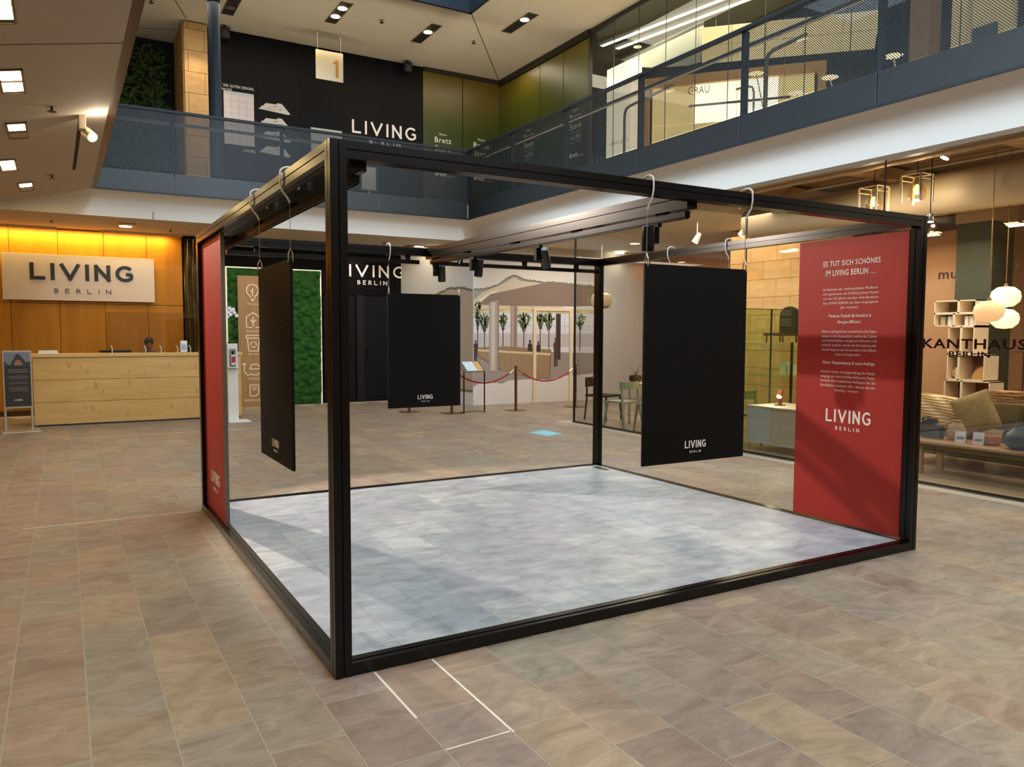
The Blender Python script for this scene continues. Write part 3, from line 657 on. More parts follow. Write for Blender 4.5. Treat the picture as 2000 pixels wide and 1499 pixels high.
# ---- upper ceiling with the atrium opening, seams and fascia
cu_ = struct('ceiling_upper', MB().box((-4.5, 10.72, 8.0), (13, 15.6, 8.15)).box((6.17, -7, 8.0), (13, 10.72, 8.15)), plaster)
sm = MB()
for q_ in (line2((6.2, 10.74), (8.7, 14.1), .018), line2((-.5, 15.4), (1.27, 14.6), .012), line2((.2, 10.9), (1.3, 13.9), .018)):
    sm.prism(q_, 'z', 8.0, 7.997)
sm.obj('seam', seam, cu_)
atrium = struct('trim_atrium_fascia', MB().box((-4.5, 10.66, 7.98), (6.17, 10.74, 9.6)).box((6.11, -7, 7.98), (6.19, 10.74, 9.6)).box((-.6, -7, 7.98), (-.52, 10.7, 9.6)), M('atrium_blue', (40, 50, 64), .4))
struct('ceiling_upper_left', MB().box((-4.5, -7, 8.0), (-.56, 10.72, 8.15)), plaster)
struct('wall_upper_left_side', MB().box((-4.6, -7, 3.9), (-4.5, 15.6, 8.1)), M('left_upper_paint', (150, 130, 104), .7))
struct('ceiling_atrium', MB().box((-4.5, -7.1, 10.0), (13, 15.6, 10.1)), plaster)

# ---- balustrades
def balustrade(label, axis, c, marks, a0, a1, near_from=None):
    t_ = thing('balustrade', label, 'balustrade', (0, 0, 0))
    def B(u0, u1, d0, d1, z0, z1, name, mat, bev=None):
        a, b = ((u0, c+d0, z0), (u1, c+d1, z1)) if axis == 'x' else ((c+d0, u0, z0), (c+d1, u1, z1))
        return (MB().bev(a, b, bev) if bev else MB().box(a, b)).obj(name, mat, t_)
    ms = sorted(marks)
    for u0, u1 in zip(ms, ms[1:]):
        B(u0+.006, u1-.006, 0, .03, 4.06, 4.41, 'fascia_panel', steelblue, .003)
        near = near_from is not None and (u0+u1)/2 < near_from
        B(u0+.03, u1-.03, .01, .014, 4.42, 5.45, 'mesh_panel', meshB if near else meshA)
    for u in ms:
        B(u-.03, u+.03, .016, .10, 4.36, 5.46, 'post', steeldark, .004)
    B(a0, a1, -.015, .05, 5.45, 5.50, 'top_rail', steeldark, .006)
    B(a0, a1, .10, .16, 5.27, 5.32, 'handrail', M('handrail_grey_brown', (132, 122, 110), .35, metal=.2), .012)
    B(a0, a1, -.02, .06, 4.035, 4.06, 'bottom_profile', steeldark)
    return t_
balustrade('blue grey mesh balustrade along the back of the upper gallery', 'x', 11.5, [-.55, .72, 2.61, 4.51, 6.49], -.55, 6.55)
balustrade('blue grey mesh balustrade along the right upper gallery, nearest above the shop', 'y', 6.5, [-6.2, -4.18, -2.16, -.14, 1.88, 3.8, 5.85, 7.87, 9.7, 11.47], -7, 11.5, 3.8)
# floor-edge glass upstairs
wg = struct('window_1', MB().box((8.70, -7, 4.36), (8.76, 10.2, 4.44)).box((8.70, -7, 7.90), (8.78, 10.2, 8.0)).box((8.69, 10.16, 4.36), (8.76, 10.21, 8.0)), M('dark_glazing_profile', (40, 38, 34), .4))
yy = 10.16
while yy > -6.5:
    MB().box((8.722, yy-.78+.004, 4.44), (8.728, yy, 7.9)).obj('glass_pane', clear, wg)
    MB().box((8.718, yy-.78-.003, 4.44), (8.732, yy-.78+.003, 7.9)).obj('glass_joint', MATS['dark_glazing_profile'], wg)
    yy -= .784

# ---- ground floor shopfront glass
wf = struct('window_2', MB().box((6.985, 8.17, 0), (7.015, 8.2, 3.6)).box((6.98, -7, 0), (7.02, 8.2, .03)), M('black_glass_edge', (22, 20, 18), .4))
ym = [8.17, 6.12, 4.12, 2.09, .04, -2.0, -4.0, -6.0]
for a, b in zip(ym, ym[1:]):
    MB().box((6.997, b+.005, .03), (7.003, a, 3.6)).obj('glass_pane', clear, wf)
    if b > -5: MB().box((6.992, b-.006, .03), (7.008, b+.006, 3.6)).obj('glass_joint', MATS['black_glass_edge'], wf)
shop_txt = thing('window_lettering', 'dark red wide lettering on the shop glass right of the red banner', 'sign', (6.99, 0, 0))
dred = M('dark_red_foil', (34, 6, 6), .8, spec=.1)
text('large_lettering', 'KANTHAUS', 'x', 0, -1.57, 1.48, 1.05, .105, dred, shop_txt, .002, bold=.035)
text('small_lettering', 'BERLIN', 'x', 0, -1.28, 1.395, .42, .06, dred, shop_txt, .002, bold=.03)
fr = M('frosted_foil', (160, 156, 146), .6)
s2 = thing('window_lettering', 'faint frosted small lettering low on the glass by the green chair', 'sign', (6.99, 0, 0))
text('lettering', 'EINRICHTEN', 'x', 0, -7.35, .27, .74, .055, fr, s2, .002)
s3 = thing('window_lettering', 'faint frosted lettering low on the glass before the white sideboard', 'sign', (6.99, 0, 0))
text('lettering', 'OFFICE / WORK', 'x', 0, -4.02, .40, 1.0, .055, fr, s3, .002)
text('lettering', 'OF', 'x', 0, -3.78, .30, .16, .055, fr, s3, .002)

# ================================================================== THE BOOTH
A_, B_, H_, W_ = 4.49, 4.043, 2.5, .08
booth = thing('exhibition_booth', 'open black aluminium frame booth with pale grey stone-look floor and two red banners', 'booth', (0, 0, 0))
def profile(mb, axis, a, b, c0, c1, s=W_, g=.0035, dp=.008):
    """grooved square section along axis from a to b; (c0, c1) is its low corner across"""
    h = s/2; P = [(0, 0), (h-g, 0), (h-g, dp), (h+g, dp), (h+g, 0), (s, 0), (s, h-g), (s-dp, h-g), (s-dp, h+g), (s, h+g), (s, s), (h+g, s), (h+g, s-dp), (h-g, s-dp), (h-g, s), (0, s), (0, h+g), (dp, h+g), (dp, h-g), (0, h-g)]
    P = [(c0+u, c1+v) for u, v in P]
    if axis == 'x': mb.prism(P, 'x', a, b)
    elif axis == 'y': mb.prism(P, 'y', a, b)
    else: mb.prism(P, 'z', a, b)
    return mb
for x in (0, A_-W_):
    for y in (0, B_-W_):
        profile(MB(), 'z', 0, H_, x, y).obj('post', black, booth)
ZB = .062
for y in (0, B_-W_):
    profile(MB(), 'x', W_+.001, A_-W_-.001, y, H_-W_-.002).obj('top_beam', black, booth)
    MB().box((W_+.001, y, .004), (A_-W_-.001, y+W_, ZB)).box((W_+.001, y+.036, ZB), (A_-W_-.001, y+W_, ZB+.004)).obj('bottom_beam', black, booth)
for x in (0, A_-W_):
    profile(MB(), 'y', W_+.001, B_-W_-.001, x, H_-W_-.002).obj('top_beam', black, booth)
    ix = (x+.0, x+.036) if x > 1 else (x+.044, x+W_)
    MB().box((x, W_+.001, .004), (x+W_, B_-W_-.001, ZB-.004)).box((x, W_+.001, ZB-.004), (x+.036, B_-W_-.001, ZB)).box((x+.044, W_+.001, ZB-.004), (x+W_, B_-W_-.001, ZB)).obj('bottom_beam', black, booth)
for x in (.12, 2.205):
    g_, zc, zl, zh = .0035, 2.446, 2.382, H_-.002
    P = [(x, zl), (x+.0365, zl), (x+.0365, zl+.008), (x+.0435, zl+.008), (x+.0435, zl), (x+.08, zl), (x+.08, zc-g_), (x+.072, zc-g_), (x+.072, zc+g_), (x+.08, zc+g_), (x+.08, zh), (x, zh), (x, zc+g_), (x+.008, zc+g_), (x+.008, zc-g_), (x, zc-g_)]
    MB().prism(P, 'y', W_+.001, B_-W_-.001).obj('cross_beam', black, booth)
    x1 = x+.02
    MB().box((x1, .12, 2.334), (x1+.04, 3.9, 2.370)).box((x1+.008, .12, 2.326), (x1+.012, 3.9, 2.334)).box((x1+.028, .12, 2.326), (x1+.032, 3.9, 2.334)).obj('light_track', black, booth)
    MB().box((x1+.003, .115, 2.332), (x1+.037, .12, 2.372)).obj('track_end_cap', blackmatt, booth)
    cl_ = MB()
    for y in (.30, 1.25, 2.15, 3.05, 3.75): cl_.box((x1-.002, y, 2.366), (x1+.042, y+.09, 2.382))
    cl_.obj('track_clips', blackmatt, booth)
MB().box((.25, 3.99, 2.335), (2.15, 4.03, 2.375)).box((2.35, 3.99, 2.335), (4.40, 4.03, 2.375)).obj('light_track', black, booth)
cl_ = MB()
for x in (.5, 1.3, 2.0, 2.6, 3.4, 4.1): cl_.box((x, 3.995, 2.375), (x+.05, 4.025, 2.418))
cl_.obj('track_clips', blackmatt, booth)
for (x, y) in ((.02, .02), (A_-.06, .02)): MB().box((x-.02, y-.02, -.004), (x+.06, y+.06, .003)).obj('foot_plate', chrome, booth)
# floor of the booth: grey stone-look tiles 0.30 x 0.60
fp = MB().box((W_, W_, .004), (A_-W_, B_-W_, .052)).obj('floor_panel', M('platform_core', (140, 146, 150), .6), booth)
pg = [M('grey_stone_look_tile_%s' % c, a, .34, rgb2=b, ns=4.5, stretch=(1, 1.8, 1), bump=.05, bs=16) for c, a, b in (('a', (134, 142, 148), (178, 184, 188)), ('b', (126, 136, 143), (168, 176, 182)), ('c', (142, 149, 153), (190, 195, 197)), ('d', (132, 138, 146), (174, 178, 186)))]
ptm = {}; rb = random.Random(21)
x = W_; col = 0
xs_ = [W_]+[.37+.3*i for i in range(14)]+[A_-W_]
for a, b in zip(xs_, xs_[1:]):
    y = .45-.6 if col % 3 == 0 else (.99-.6 if col % 3 == 2 else .70-.6)
    y = [-.15, .20, .39][col % 3]-.6
    while y < B_-W_:
        y0, y1 = max(y, W_), min(y+.6, B_-W_)
        if y1-y0 > .03:
            ti = rb.randrange(4); key = (round(b-a, 3), round(y1-y0, 3), ti)
            if key not in ptm:
                hx, hy = (b-a)/2-.0006, (y1-y0)/2-.0006
                mb = MB().bev((-hx, -hy, -.006), (hx, hy, 0), .0008); me = bpy.data.meshes.new('floor_tile'); me.from_pydata(mb.v, [], mb.f); me.materials.append(pg[ti]); me.update(); ptm[key] = me
            o = bpy.data.objects.new('floor_tile', ptm[key]); o.location = ((a+b)/2, (y0+y1)/2, .058); o.parent = fp; COL.objects.link(o)
        y += .6
    col += 1
MB().box((4.28, 3.62, .0582), (4.36, 3.87, .0592)).obj('cable_slot', darkhole, fp)
# red banners
rp1 = MB().bev((4.435, .105, .075), (4.452, 1.10, 2.405), .002).obj('red_banner', red, booth); rp1['label'] = 'red banner with white German text in the right side of the frame'
c = 4.435
text('headline', 'ES TUT SICH SCH\u00d6NES', 'x', c, -.855, 2.185, .52, .052, letter_w, rp1, bold=.008)
text('headline', 'IM LIVING BERLIN \u2026', 'x', c, -.83, 2.105, .45, .048, letter_w, rp1, bold=.008)
body = [('Im Rahmen der umfassendsten Moderni-', 1), ('sierungsarbeiten seit Er\u00f6ffnung dieses Hauses', 1), ('vor fast 25 Jahren werden viele Bereiche', 1), ('des LIVING BERLIN seit dem vergangenen', 1), ('Jahr renoviert.', .33)]
def para(lines, z, dz, full=.505, h=.026, it=False):
    for s, wf_ in lines:
        wd = full*wf_; hh = h*(1.0 if any(ch in s for ch in 'gpqy,J') else .8)
        text('body_text', s, 'x', c, -.598-wd/2, z-(hh-h*.8), wd, hh, letter_w, rp1, bold=.008 if it else 0, shear=.25 if it else 0); z -= dz
para(body, 1.985, .0375)
para([('Moderne Technik f\u00fcr Komfort &', .78), ('Energie-Effizienz', .42)], 1.765, .05, h=.032, it=True)
para([('Neben umfangreichen Investitionen des Eigen-', 1), ('t\u00fcmers in die Haustechnik, welche das Center', 1), ('noch komfortabler, energetisch effizienter und', 1), ('sicherer machen, wurde die Entwicklung der', 1), ('vierten Etage in eine hochmoderne B\u00fcrofl\u00e4che', 1), ('weiter vorangetrieben.', .47)], 1.640, .0375)
para([('Neuer Haupteingang & neue Aufz\u00fcge', .96)], 1.382, .05, h=.032, it=True)
para([('Dar\u00fcber hinaus wird gegenw\u00e4rtig der Haupt-', 1), ('eingang um einen lichtdurchfluteten Foyer-', 1), ('bereich mit zus\u00e4tzlichen Aufz\u00fcgen f\u00fcr die', 1), ('B\u00fcrofl\u00e4chen erweitert und \u2013 ebenso wie der', 1), ('Empfang \u2013 erneuert.', .44)], 1.308, .0375)
letters('logo_lettering', 'LIVING', 'x', c, -.79, -.375, .905, 1.01, letter_w, rp1)
letters('logo_lettering', 'BERLIN', 'x', c, -.695, -.475, .842, .872, letter_w, rp1, gap=.8)
rp2 = MB().bev((.032, 2.985, .07), (.05, 3.955, 2.41), .002).obj('red_banner', red, booth); rp2['label'] = 'plain red banner with a small white logo in the left side of the frame'
MB().box((.026, 2.965, .07), (.056, 2.985, 2.41)).obj('banner_edge_profile', M('dull_aluminium', (120, 112, 100), .35, metal=.8), booth)
letters('logo_lettering', 'LIVING', 'x', .032, -3.68, -3.26, .33, .43, letter_w, rp2)
letters('logo_lettering', 'BERLIN', 'x', .032, -3.58, -3.36, .265, .292, letter_w, rp2, gap=.8)

# ---- hanging boards
def hook(cx, cy_, axis, parent, ztop):
    """plastic S hook over a 0.08 beam: loops over the top and closes beneath"""
    P = []
    for k in range(15):
        a = math.radians(205-(205+60)*k/14)
        P.append((.052*math.cos(a), ztop-.03+.048*math.sin(a) if math.sin(a) > 0 else ztop-.03+.11*math.sin(a)))
    P = [(-.05, ztop-.085)]+[(.05*math.cos(math.radians(180-180*k/12)), ztop+.0+.03*math.sin(math.radians(180*k/12))) for k in range(13)]+[(.052, ztop-.05), (.04, ztop-.10), (.012, ztop-.135), (.0, ztop-.16)]
    pts = [(cx, cy_-p[0], p[1]) if axis == 'y' else (cx-p[0], cy_, p[1]) for p in P]
    return MB().tube(pts, .0055, 7).obj('hook', M('white_plastic_hook', (236, 238, 240), .3), parent, smooth=True)
wirem = M('thin_wire', (150, 146, 138), .4, metal=.6)
def hanging_board(plane, c, u0, u1, label, matb, zt=2.03, zb=.85):
    """plane 'y': board across x at y = c; plane 'x': board across y at x = c"""
    loc = ((u0+u1)/2, c, zb) if plane == 'y' else (c, (u0+u1)/2, zb)
    t_ = thing('hanging_board', label, 'board', (0, 0, 0), group='black boards hung in the booth frame')
    if plane == 'y': MB().bev((u0, c-.008, zb), (u1, c+.008, zt), .002).obj('panel', matb, t_)
    else: MB().bev((c-.008, u0, zb), (c+.008, u1, zt), .002).obj('panel', matb, t_)
    for u in (u0+.015, u1-.015):
        bx_, by_ = (u, c) if plane == 'y' else (c, u)
        hook(bx_, by_, 'y' if plane == 'y' else 'x', t_, H_)
        MB().tube([(bx_, by_, H_-.16), (bx_, by_, zt+.05)], .0018, 5).obj('wire', wirem, t_)
        d = (0, .012) if plane == 'y' else (.012, 0)
        MB().tube([(bx_-d[0], by_-d[1], zt-.015), (bx_-d[0], by_-d[1], zt+.03), (bx_, by_, zt+.06), (bx_+d[0], by_+d[1], zt+.03), (bx_+d[0], by_+d[1], zt-.015)], .004, 6).obj('clip', M('steel_clip', (200, 198, 190), .3, metal=.8), t_)
    if plane == 'y':
        m_ = (u0+u1)/2
        letters('logo_lettering', 'LIVING', 'y', c-.008, m_-.085, m_+.085, .935, .98, letter_w, t_)
        letters('logo_lettering', 'BERLIN', 'y', c-.008, m_-.045, m_+.045, .905, .918, letter_w, t_, gap=.8)
    else:
        m_ = -(u0+u1)/2
        letters('logo_lettering', 'LIVING', 'x', c-.008, m_-.085, m_+.085, .935, .98, letter_w, t_)
        letters('logo_lettering', 'BERLIN', 'x', c-.008, m_-.045, m_+.045, .905, .918, letter_w, t_, gap=.8)
    return t_
hanging_board('x', .04, .86, 1.66, 'black board hanging edge-on from the left beam of the frame', blackmatt)
hanging_board('y', 4.003, 1.80, 2.62, 'black board hanging from the back beam before the dark doors', blackmatt)
hanging_board('y', .04, 1.85, 2.67, 'large black board hanging nearest, from the front beam', blackmatt)
hanging_board('x', 4.45, 1.92, 2.76, 'black board hanging from the right beam behind the front board', blackmatt)

# ---- track spotlights
def track_lamp(x, y, rx_, ry_, label, side=1):
    t_ = thing('track_spotlight', label, 'spotlight', (x, y, 2.335), group='black track spotlights in the booth')
    MB().box((-.015, -.05, -.03), (.015, .05, 0)).obj('adapter', blackmatt, t_)
    MB().box((-.022, -.02, -.13), (.022, .02, -.03)).obj('driver_box', blackmatt, t_)
    h = MB().lathe([(.036, -.085), (.04, -.08), (.04, .07), (.034, .075)], n=20).obj('lamp_head', M('black_lamp_head', (24, 27, 30), .25), t_, smooth=True)
    h.location = (.062*side, -.01, -.10); h.rotation_euler = (rx_, ry_, 0)
    r = MB().lathe([(.030, 0), (.030, .004)], n=20).obj('lens', M('lamp_lens_off', (60, 60, 58), .1), h); r.location = (0, 0, -.088)
    return t_
track_lamp(2.245, .42, 0, 0, 'black track spotlight nearest the front beam, pointing straight down', -1)
track_lamp(2.245, 1.84, .35, -.45, 'black track spotlight tilted sideways midway along the cross beam')
track_lamp(2.245, 2.98, 0, .1, 'black track spotlight third from the front on the cross beam')
track_lamp(2.245, 3.80, .15, -.1, 'black track spotlight at the far end of the cross beam')

# ================================================================== LIGHT FITTINGS
def downlight(x, y, z, wx, wy, lamps, label, slope=0, grp='recessed ceiling downlights', on=lamp_on, sq=False):
    t_ = thing('ceiling_downlight', label, 'ceiling light', (x, y, z), group=grp)
    t_.rotation_euler = (0, -slope, 0)
    f = .018
    MB().box((-wx/2, -wy/2, -.012), (wx/2, -wy/2+f, 0)).box((-wx/2, wy/2-f, -.012), (wx/2, wy/2, 0)).box((-wx/2, -wy/2, -.012), (-wx/2+f, wy/2, 0)).box((wx/2-f, -wy/2, -.012), (wx/2, wy/2, 0)).obj('frame', M('downlight_frame', (128, 112, 90), .4, metal=.4), t_)
    MB().box((-wx/2+f, -wy/2+f, -.003), (wx/2-f, wy/2-f, 0)).obj('housing', darkhole, t_)
    for (lx, ly, lit) in lamps:
        r = min(wx, wy)*.36
        (MB().bev((lx-wx*.40, ly-wy*.17, -.011), (lx+wx*.40, ly+wy*.17, -.003), .003) if sq else MB().lathe([(r, -.010), (r*1.05, -.003)], (lx, ly, 0), 20)).obj('lamp', on if lit else M('lamp_glass_off', (110, 104, 92), .2), t_)
    return t_
for (y, x, lamps, s) in ((3.0, -1.38, [(0, -.15, 1), (0, .15, 1)], 'nearest'), (4.9, -1.39, [(0, -.19, 1), (0, .17, 1)], 'second from the camera, both lamps lit'), (6.84, -1.43, [(0, -.16, 1), (0, .2, 0)], 'third, one lamp lit'), (8.8, -1.62, [(0, -.16, 1), (0, .18, 1)], 'fourth, at the picture edge'), (10.65, -1.48, [(0, -.16, 1), (0, .2, 0)], 'farthest, near the counter')):
    downlight(x, y, zs(x)-.002, .20, .76, lamps, 'recessed downlight in the left soffit, '+s, math.atan(.2), 'recessed downlights in the left soffit', sq=True)
for (x, y, lamps, s) in ((1.98, 12.7, [(0, .2, 0)], 'unlit, beside the steel column'), (3.89, 12.05, [(0, -.25, 1), (0, .2, 1)], 'both lamps lit, above the hanging number sign'), (5.83, 12.15, [(0, -.1, 1)], 'one lamp lit, right of the number sign'), (7.26, 10.65, [(0, -.2, 1)], 'lit, over the right-hand gallery')):
    downlight(x, y, 7.998, .24, 1.12, lamps, 'long recessed downlight in the upper ceiling, '+s, 0, 'recessed downlights in the upper ceiling')
downlight(.03, 12.92, 3.628, .30, .62, [(0, .16, 1)], 'recessed downlight in the low ceiling above the reception counter')
downlight(6.07, 13.32, 3.628, .5, .30, [(.08, 0, 1)], 'recessed downlight in the low ceiling above the dark doors')
for x, y, s in ((9.99, 10.2, 'in the entrance ceiling'), ):
    t_ = thing('ceiling_downlight', 'small round downlight '+s, 'ceiling light', (x, y, 3.618))
    MB().lathe([(.09, -.01), (.11, 0)], n=24).obj('lamp', lamp_soft, t_)
# gallery spotlight with its bracket (the key light)
t_ = thing('bracket_spotlight', 'pale bracket spotlight shining from the left soffit', 'spotlight', (-.81, 6.3, zs(-.81)))
MB().bev((-.035, -.035, -.15), (.035, .09, 0), .006).obj('bracket', M('pale_bracket', (196, 176, 150), .5), t_)
h = MB().lathe([(.03, .0), (.055, .02), (.055, .13), (.03, .15)], n=20).obj('lamp_head', M('pale_lamp_head', (180, 160, 134), .4), t_, smooth=True)
h.location = (.02, .10, -.14); h.rotation_euler = (Vector((3.4, -4.2, -3.8)).to_track_quat('Z', 'Y').to_euler())
l = MB().lathe([(.05, 0), (.05, .004)], n=20).obj('lamp', lamp_on, h); l.location = (0, 0, .151)
point('bracket_lamp_glow', (-.62, 6.22, zs(-.6)-.14), 5, WARM2, .03)
# sprinklers
def sprinkler(x, y, z, label):
    t_ = thing('sprinkler', label, 'sprinkler', (x, y, z), group='small sprinkler heads in the ceilings')
    MB().lathe([(.012, -.05), (.012, 0)], n=8).lathe([(.045, -.055), (.045, -.05)], n=12).obj('head', M('sprinkler_brass', (70, 52, 40), .4, metal=.6), t_)
for x, y, z, s in ((-1.09, 5.86, 0, 'small sprinkler head in the left soffit between two downlights'), (-1.13, 9.85, 0, 'small sprinkler head at the far end of the left soffit'), (-1.18, 12.89, 3.63, 'small sprinkler head left of the counter downlight'), (.82, 13.11, 3.63, 'small sprinkler head above the drape'), (5.15, 12.94, 3.63, 'small sprinkler head before the wall lettering'),
                   (4.76, 11.95, 8, 'small sprinkler head between two long upper downlights'), (6.9, 12.01, 8, 'small sprinkler head by the ceiling mitre seam'), (.6, 13.3, 8, 'small sprinkler head above the plant wall')):
    sprinkler(x, y, z or zs(x), s)
for x, y, s in ((2.05, 13.9, 'beside the steel column'), (6.12, 13.9, 'above the large wall lettering')):
    t_ = thing('ceiling_speaker', 'small black loudspeaker under the upper ceiling '+s, 'speaker', (x, y, 8.0))
    MB().box((-.01, -.02, -.05), (.01, .02, 0)).obj('bracket', blackmatt, t_)
    MB().bev((-.09, -.09, -.27), (.09, .09, -.05), .02).obj('housing', M('speaker_black', (30, 28, 26), .4), t_)
    MB().lathe([(.05, 0), (.05, .004)], n=16).obj('cone', M('speaker_cone', (62, 60, 58), .3), t_).matrix_local = Matrix.Translation((0, -.092, -.16)) @ Matrix.Rotation(PI/2, 4, 'X')
# hanging number sign
t_ = thing('level_sign', 'square brushed metal sign with a brown number one hanging in the upper gallery', 'sign', (3.985, 13.0, 6.95))
MB().bev((-.295, -.008, 0), (.295, .008, .60), .002).obj('plate', M('brushed_gold_plate', (214, 196, 158), .28, metal=.75), t_)
printed('number_one', 'y', -.0085, [[(.13, .08), (.19, .08), (.19, .44), (.145, .44), (.08, .39), (.08, .34), (.13, .37)]], M('brown_number', (150, 98, 30), .4), t_)
for x in (-.25, .25): MB().tube([(x, 0, .6), (x, 0, 1.05)], .003, 5).obj('wire', wirem, t_)

# ================================================================== RECEPTION
blond = M('blond_veneer', (222, 184, 120), .38, rgb2=(206, 164, 98), ns=1.6, stretch=(.8, 1, 5))
knot = M('veneer_knots', (212, 172, 108), .5, rgb2=(180, 132, 74), ns=40)
ct = thing('reception_counter', 'long pale wooden reception counter of three stacked horizontal boards', 'counter', (0, 11.95, 0))
for i in range(3):
    MB().bev((-1.52, 0, .03+.385*i), (1.87, .03, .03+.385*(i+1)-.008), .002).obj('front_board', blond, ct)
rk = random.Random(4)
kn = []
for i in range(3):
    for kx in (-.95, -.8, -.72, -.62, -.5, -.1, .25, .62, 1.05, 1.3):
        if rk.random() < .95:
            cx_, cz_ = kx+rk.uniform(-.05, .05), .1+.385*i+rk.uniform(0, .24); r = rk.uniform(.012, .034)
            kn.append([(cx_+r*math.cos(2*PI*k/9)*rk.uniform(.6, 1.3), cz_+r*1.9*math.sin(2*PI*k/9)*rk.uniform(.5, 1.4)) for k in range(9)])
printed('veneer_knots', 'y', 0, kn, knot, ct, .0004)
MB().box((-1.50, .03, .02), (-1.47, .9, 1.17)).box((1.84, .03, .02), (1.87, .9, 1.17)).obj('side_board', blond, ct)
MB().box((-1.50, .03, 0), (1.85, .06, .03)).obj('plinth', M('plinth_blue_grey', (70, 82, 96), .4), ct)
MB().bev((-1.56, -.02, 1.185), (1.90, .42, 1.245), .003).obj('counter_top', blond, ct)
MB().box((-1.5, .02, 1.165), (1.86, .4, 1.187)).obj('shadow_gap', M('shadow_gap', (40, 26, 16), .7), ct)
MB().box((-1.45, .42, .70), (1.83, .95, .74)).obj('desk_top', blond, ct)
ws = thing('wall_sign', 'wide pale sign with large dark capital letters on the honey wood wall', 'sign', (0, 14.0, 0))
MB().bev((-2.02, 0, 2.23), (.59, .05, 3.11), .003).obj('panel', M('sign_panel_beige', (214, 196, 176), .5), ws)
letters('large_lettering', 'LIVING', 'y', 0, -1.575, .20, 2.62, 2.945, letter_d, ws, .006, wt=.21)
letters('small_lettering', 'BERLIN', 'y', 0, -1.18, -.20, 2.37, 2.46, M('plum_lettering', (70, 40, 44), .5), ws, .004, gap=.95)
for x in (-1.6, .2): MB().box((x, .05, 2.5), (x+.05, .10, 2.8)).obj('bracket', blackmatt, ws)
o = MB().box((-.40, 12.14, 1.245), (1.28, 12.146, 1.98)).obj('acrylic_screen', acryl); tag(o, 'clear acrylic screen standing on the counter before the seated person', 'screen')
ci = 0
for x, s in ((-.30, 'at the left end'), (.24, 'left of the person'), (.50, 'right of the person'), (.78, 'left of the white dispenser'), (1.0, 'right of the white dispenser')):
    t_ = MB().tube([(x-.012, 12.05, 1.247), (x-.005, 12.06, 1.33), (x-.03, 12.09, 1.38)], .006, 6).obj('screen_holder', white, smooth=True)
    tag(t_, 'curved white screen holder on the counter '+s, 'holder', 'screen holders on the counter')
o = MB().bev((-1.44, 12.0, 1.245), (-1.14, 12.22, 1.262), .002).bev((-1.43, 12.01, 1.262), (-1.15, 12.2, 1.30), .002).obj('leaflet_box', white); tag(o, 'flat white leaflet box on the left end of the counter', 'box')
t_ = thing('table_dispenser', 'small white and blue dispenser standing on the counter', 'dispenser', (.88, 12.10, 1.245))
MB().bev((-.06, -.04, 0), (.06, .04, .22), .02).obj('housing', white, t_)
MB().bev((-.04, -.045, .05), (.04, -.038, .15), .002).obj('label_panel', M('pale_blue_label', (150, 190, 220), .4), t_)
o = MB().box((1.15, 12.0, 1.245), (1.45, 12.2, 1.29)).obj('paper_stack', white); tag(o, 'stack of white paper on the counter beside the red banner', 'paper')
t_ = thing('monitor', 'dark computer monitor low behind the counter', 'monitor', (-.22, 12.74, .742))
MB().bev((-.27, 0, .22), (.27, .03, .545), .01).obj('screen', M('monitor_black', (18, 18, 20), .3), t_)
MB().box((-.02, .02, 0), (.02, .05, .25)).box((-.1, -.05, 0), (.1, .1, .012)).obj('stand', blackmatt, t_)
# seated person
ps = thing('person', 'person with short dark hair in a grey jacket sitting bent forward behind the counter', 'person', (.36, 13.0, .10))
def skin(name, verts, edges, radii, mat, parent, sub=1, root=0):
    me = bpy.data.meshes.new(name); me.from_pydata(verts, edges, []); me.materials.append(mat)
    o = bpy.data.objects.new(name, me); COL.objects.link(o); o.parent = parent
    md = o.modifiers.new('skin', 'SKIN'); md.use_smooth_shade = True
    for i, r in enumerate(radii):
        me.skin_vertices[0].data[i].radius = r if isinstance(r, tuple) else (r, r)
        me.skin_vertices[0].data[i].use_root = (i == root)
    s = o.modifiers.new('sub', 'SUBSURF'); s.levels = sub; s.render_levels = sub
    return o
jack = M('grey_jacket', (74, 76, 82), .8); skinm = M('skin_tone', (176, 124, 98), .55)
bvs = [(0, .12, .50), (0, .06, .75), (0, -.02, 1.0), (0, -.05, 1.10), (0, -.07, 1.18), (.17, -.05, 1.10), (-.17, -.05, 1.10), (.24, -.12, .88), (-.24, -.12, .88), (.14, -.36, .80), (-.14, -.36, .80),
       (.10, .10, .48), (-.10, .10, .48), (.13, -.32, .48), (-.13, -.32, .48), (.13, -.34, .10), (-.13, -.34, .10), (.13, -.46, .05), (-.13, -.46, .05)]
skin('body', bvs, [(0, 1), (1, 2), (2, 3), (3, 4), (3, 5), (3, 6), (5, 7), (6, 8), (7, 9), (8, 10), (0, 11), (0, 12), (11, 13), (12, 14), (13, 15), (14, 16), (15, 17), (16, 18)],
     [(.15, .12), (.15, .11), (.16, .11), (.09, .08), .05, .075, .075, .05, .05, .036, .036, .09, .09, .065, .065, .045, .045, .035, .035], jack, ps)
hd = MB().lathe([(.02, -.115), (.045, -.105), (.06, -.07), (.072, -.02), (.077, .03), (.072, .075), (.05, .108), (.015, .12)], n=20).obj('head', skinm, ps, smooth=True)
hd.location = (0, -.13, 1.30); hd.rotation_euler = (.55, 0, 0)
MB().lathe([(.074, .0), (.084, .03), (.080, .08), (.056, .118), (.016, .132)], n=20).obj('hair', M('dark_hair', (44, 32, 28), .8, noise=.3, ns=60), hd, smooth=True).location = (0, .008, 0)
fc = MB().lathe([(.006, -.02), (.012, -.01), (.010, .02), (.004, .04)], n=8).obj('nose', skinm, hd, smooth=True); fc.location = (0, -.078, -.005)
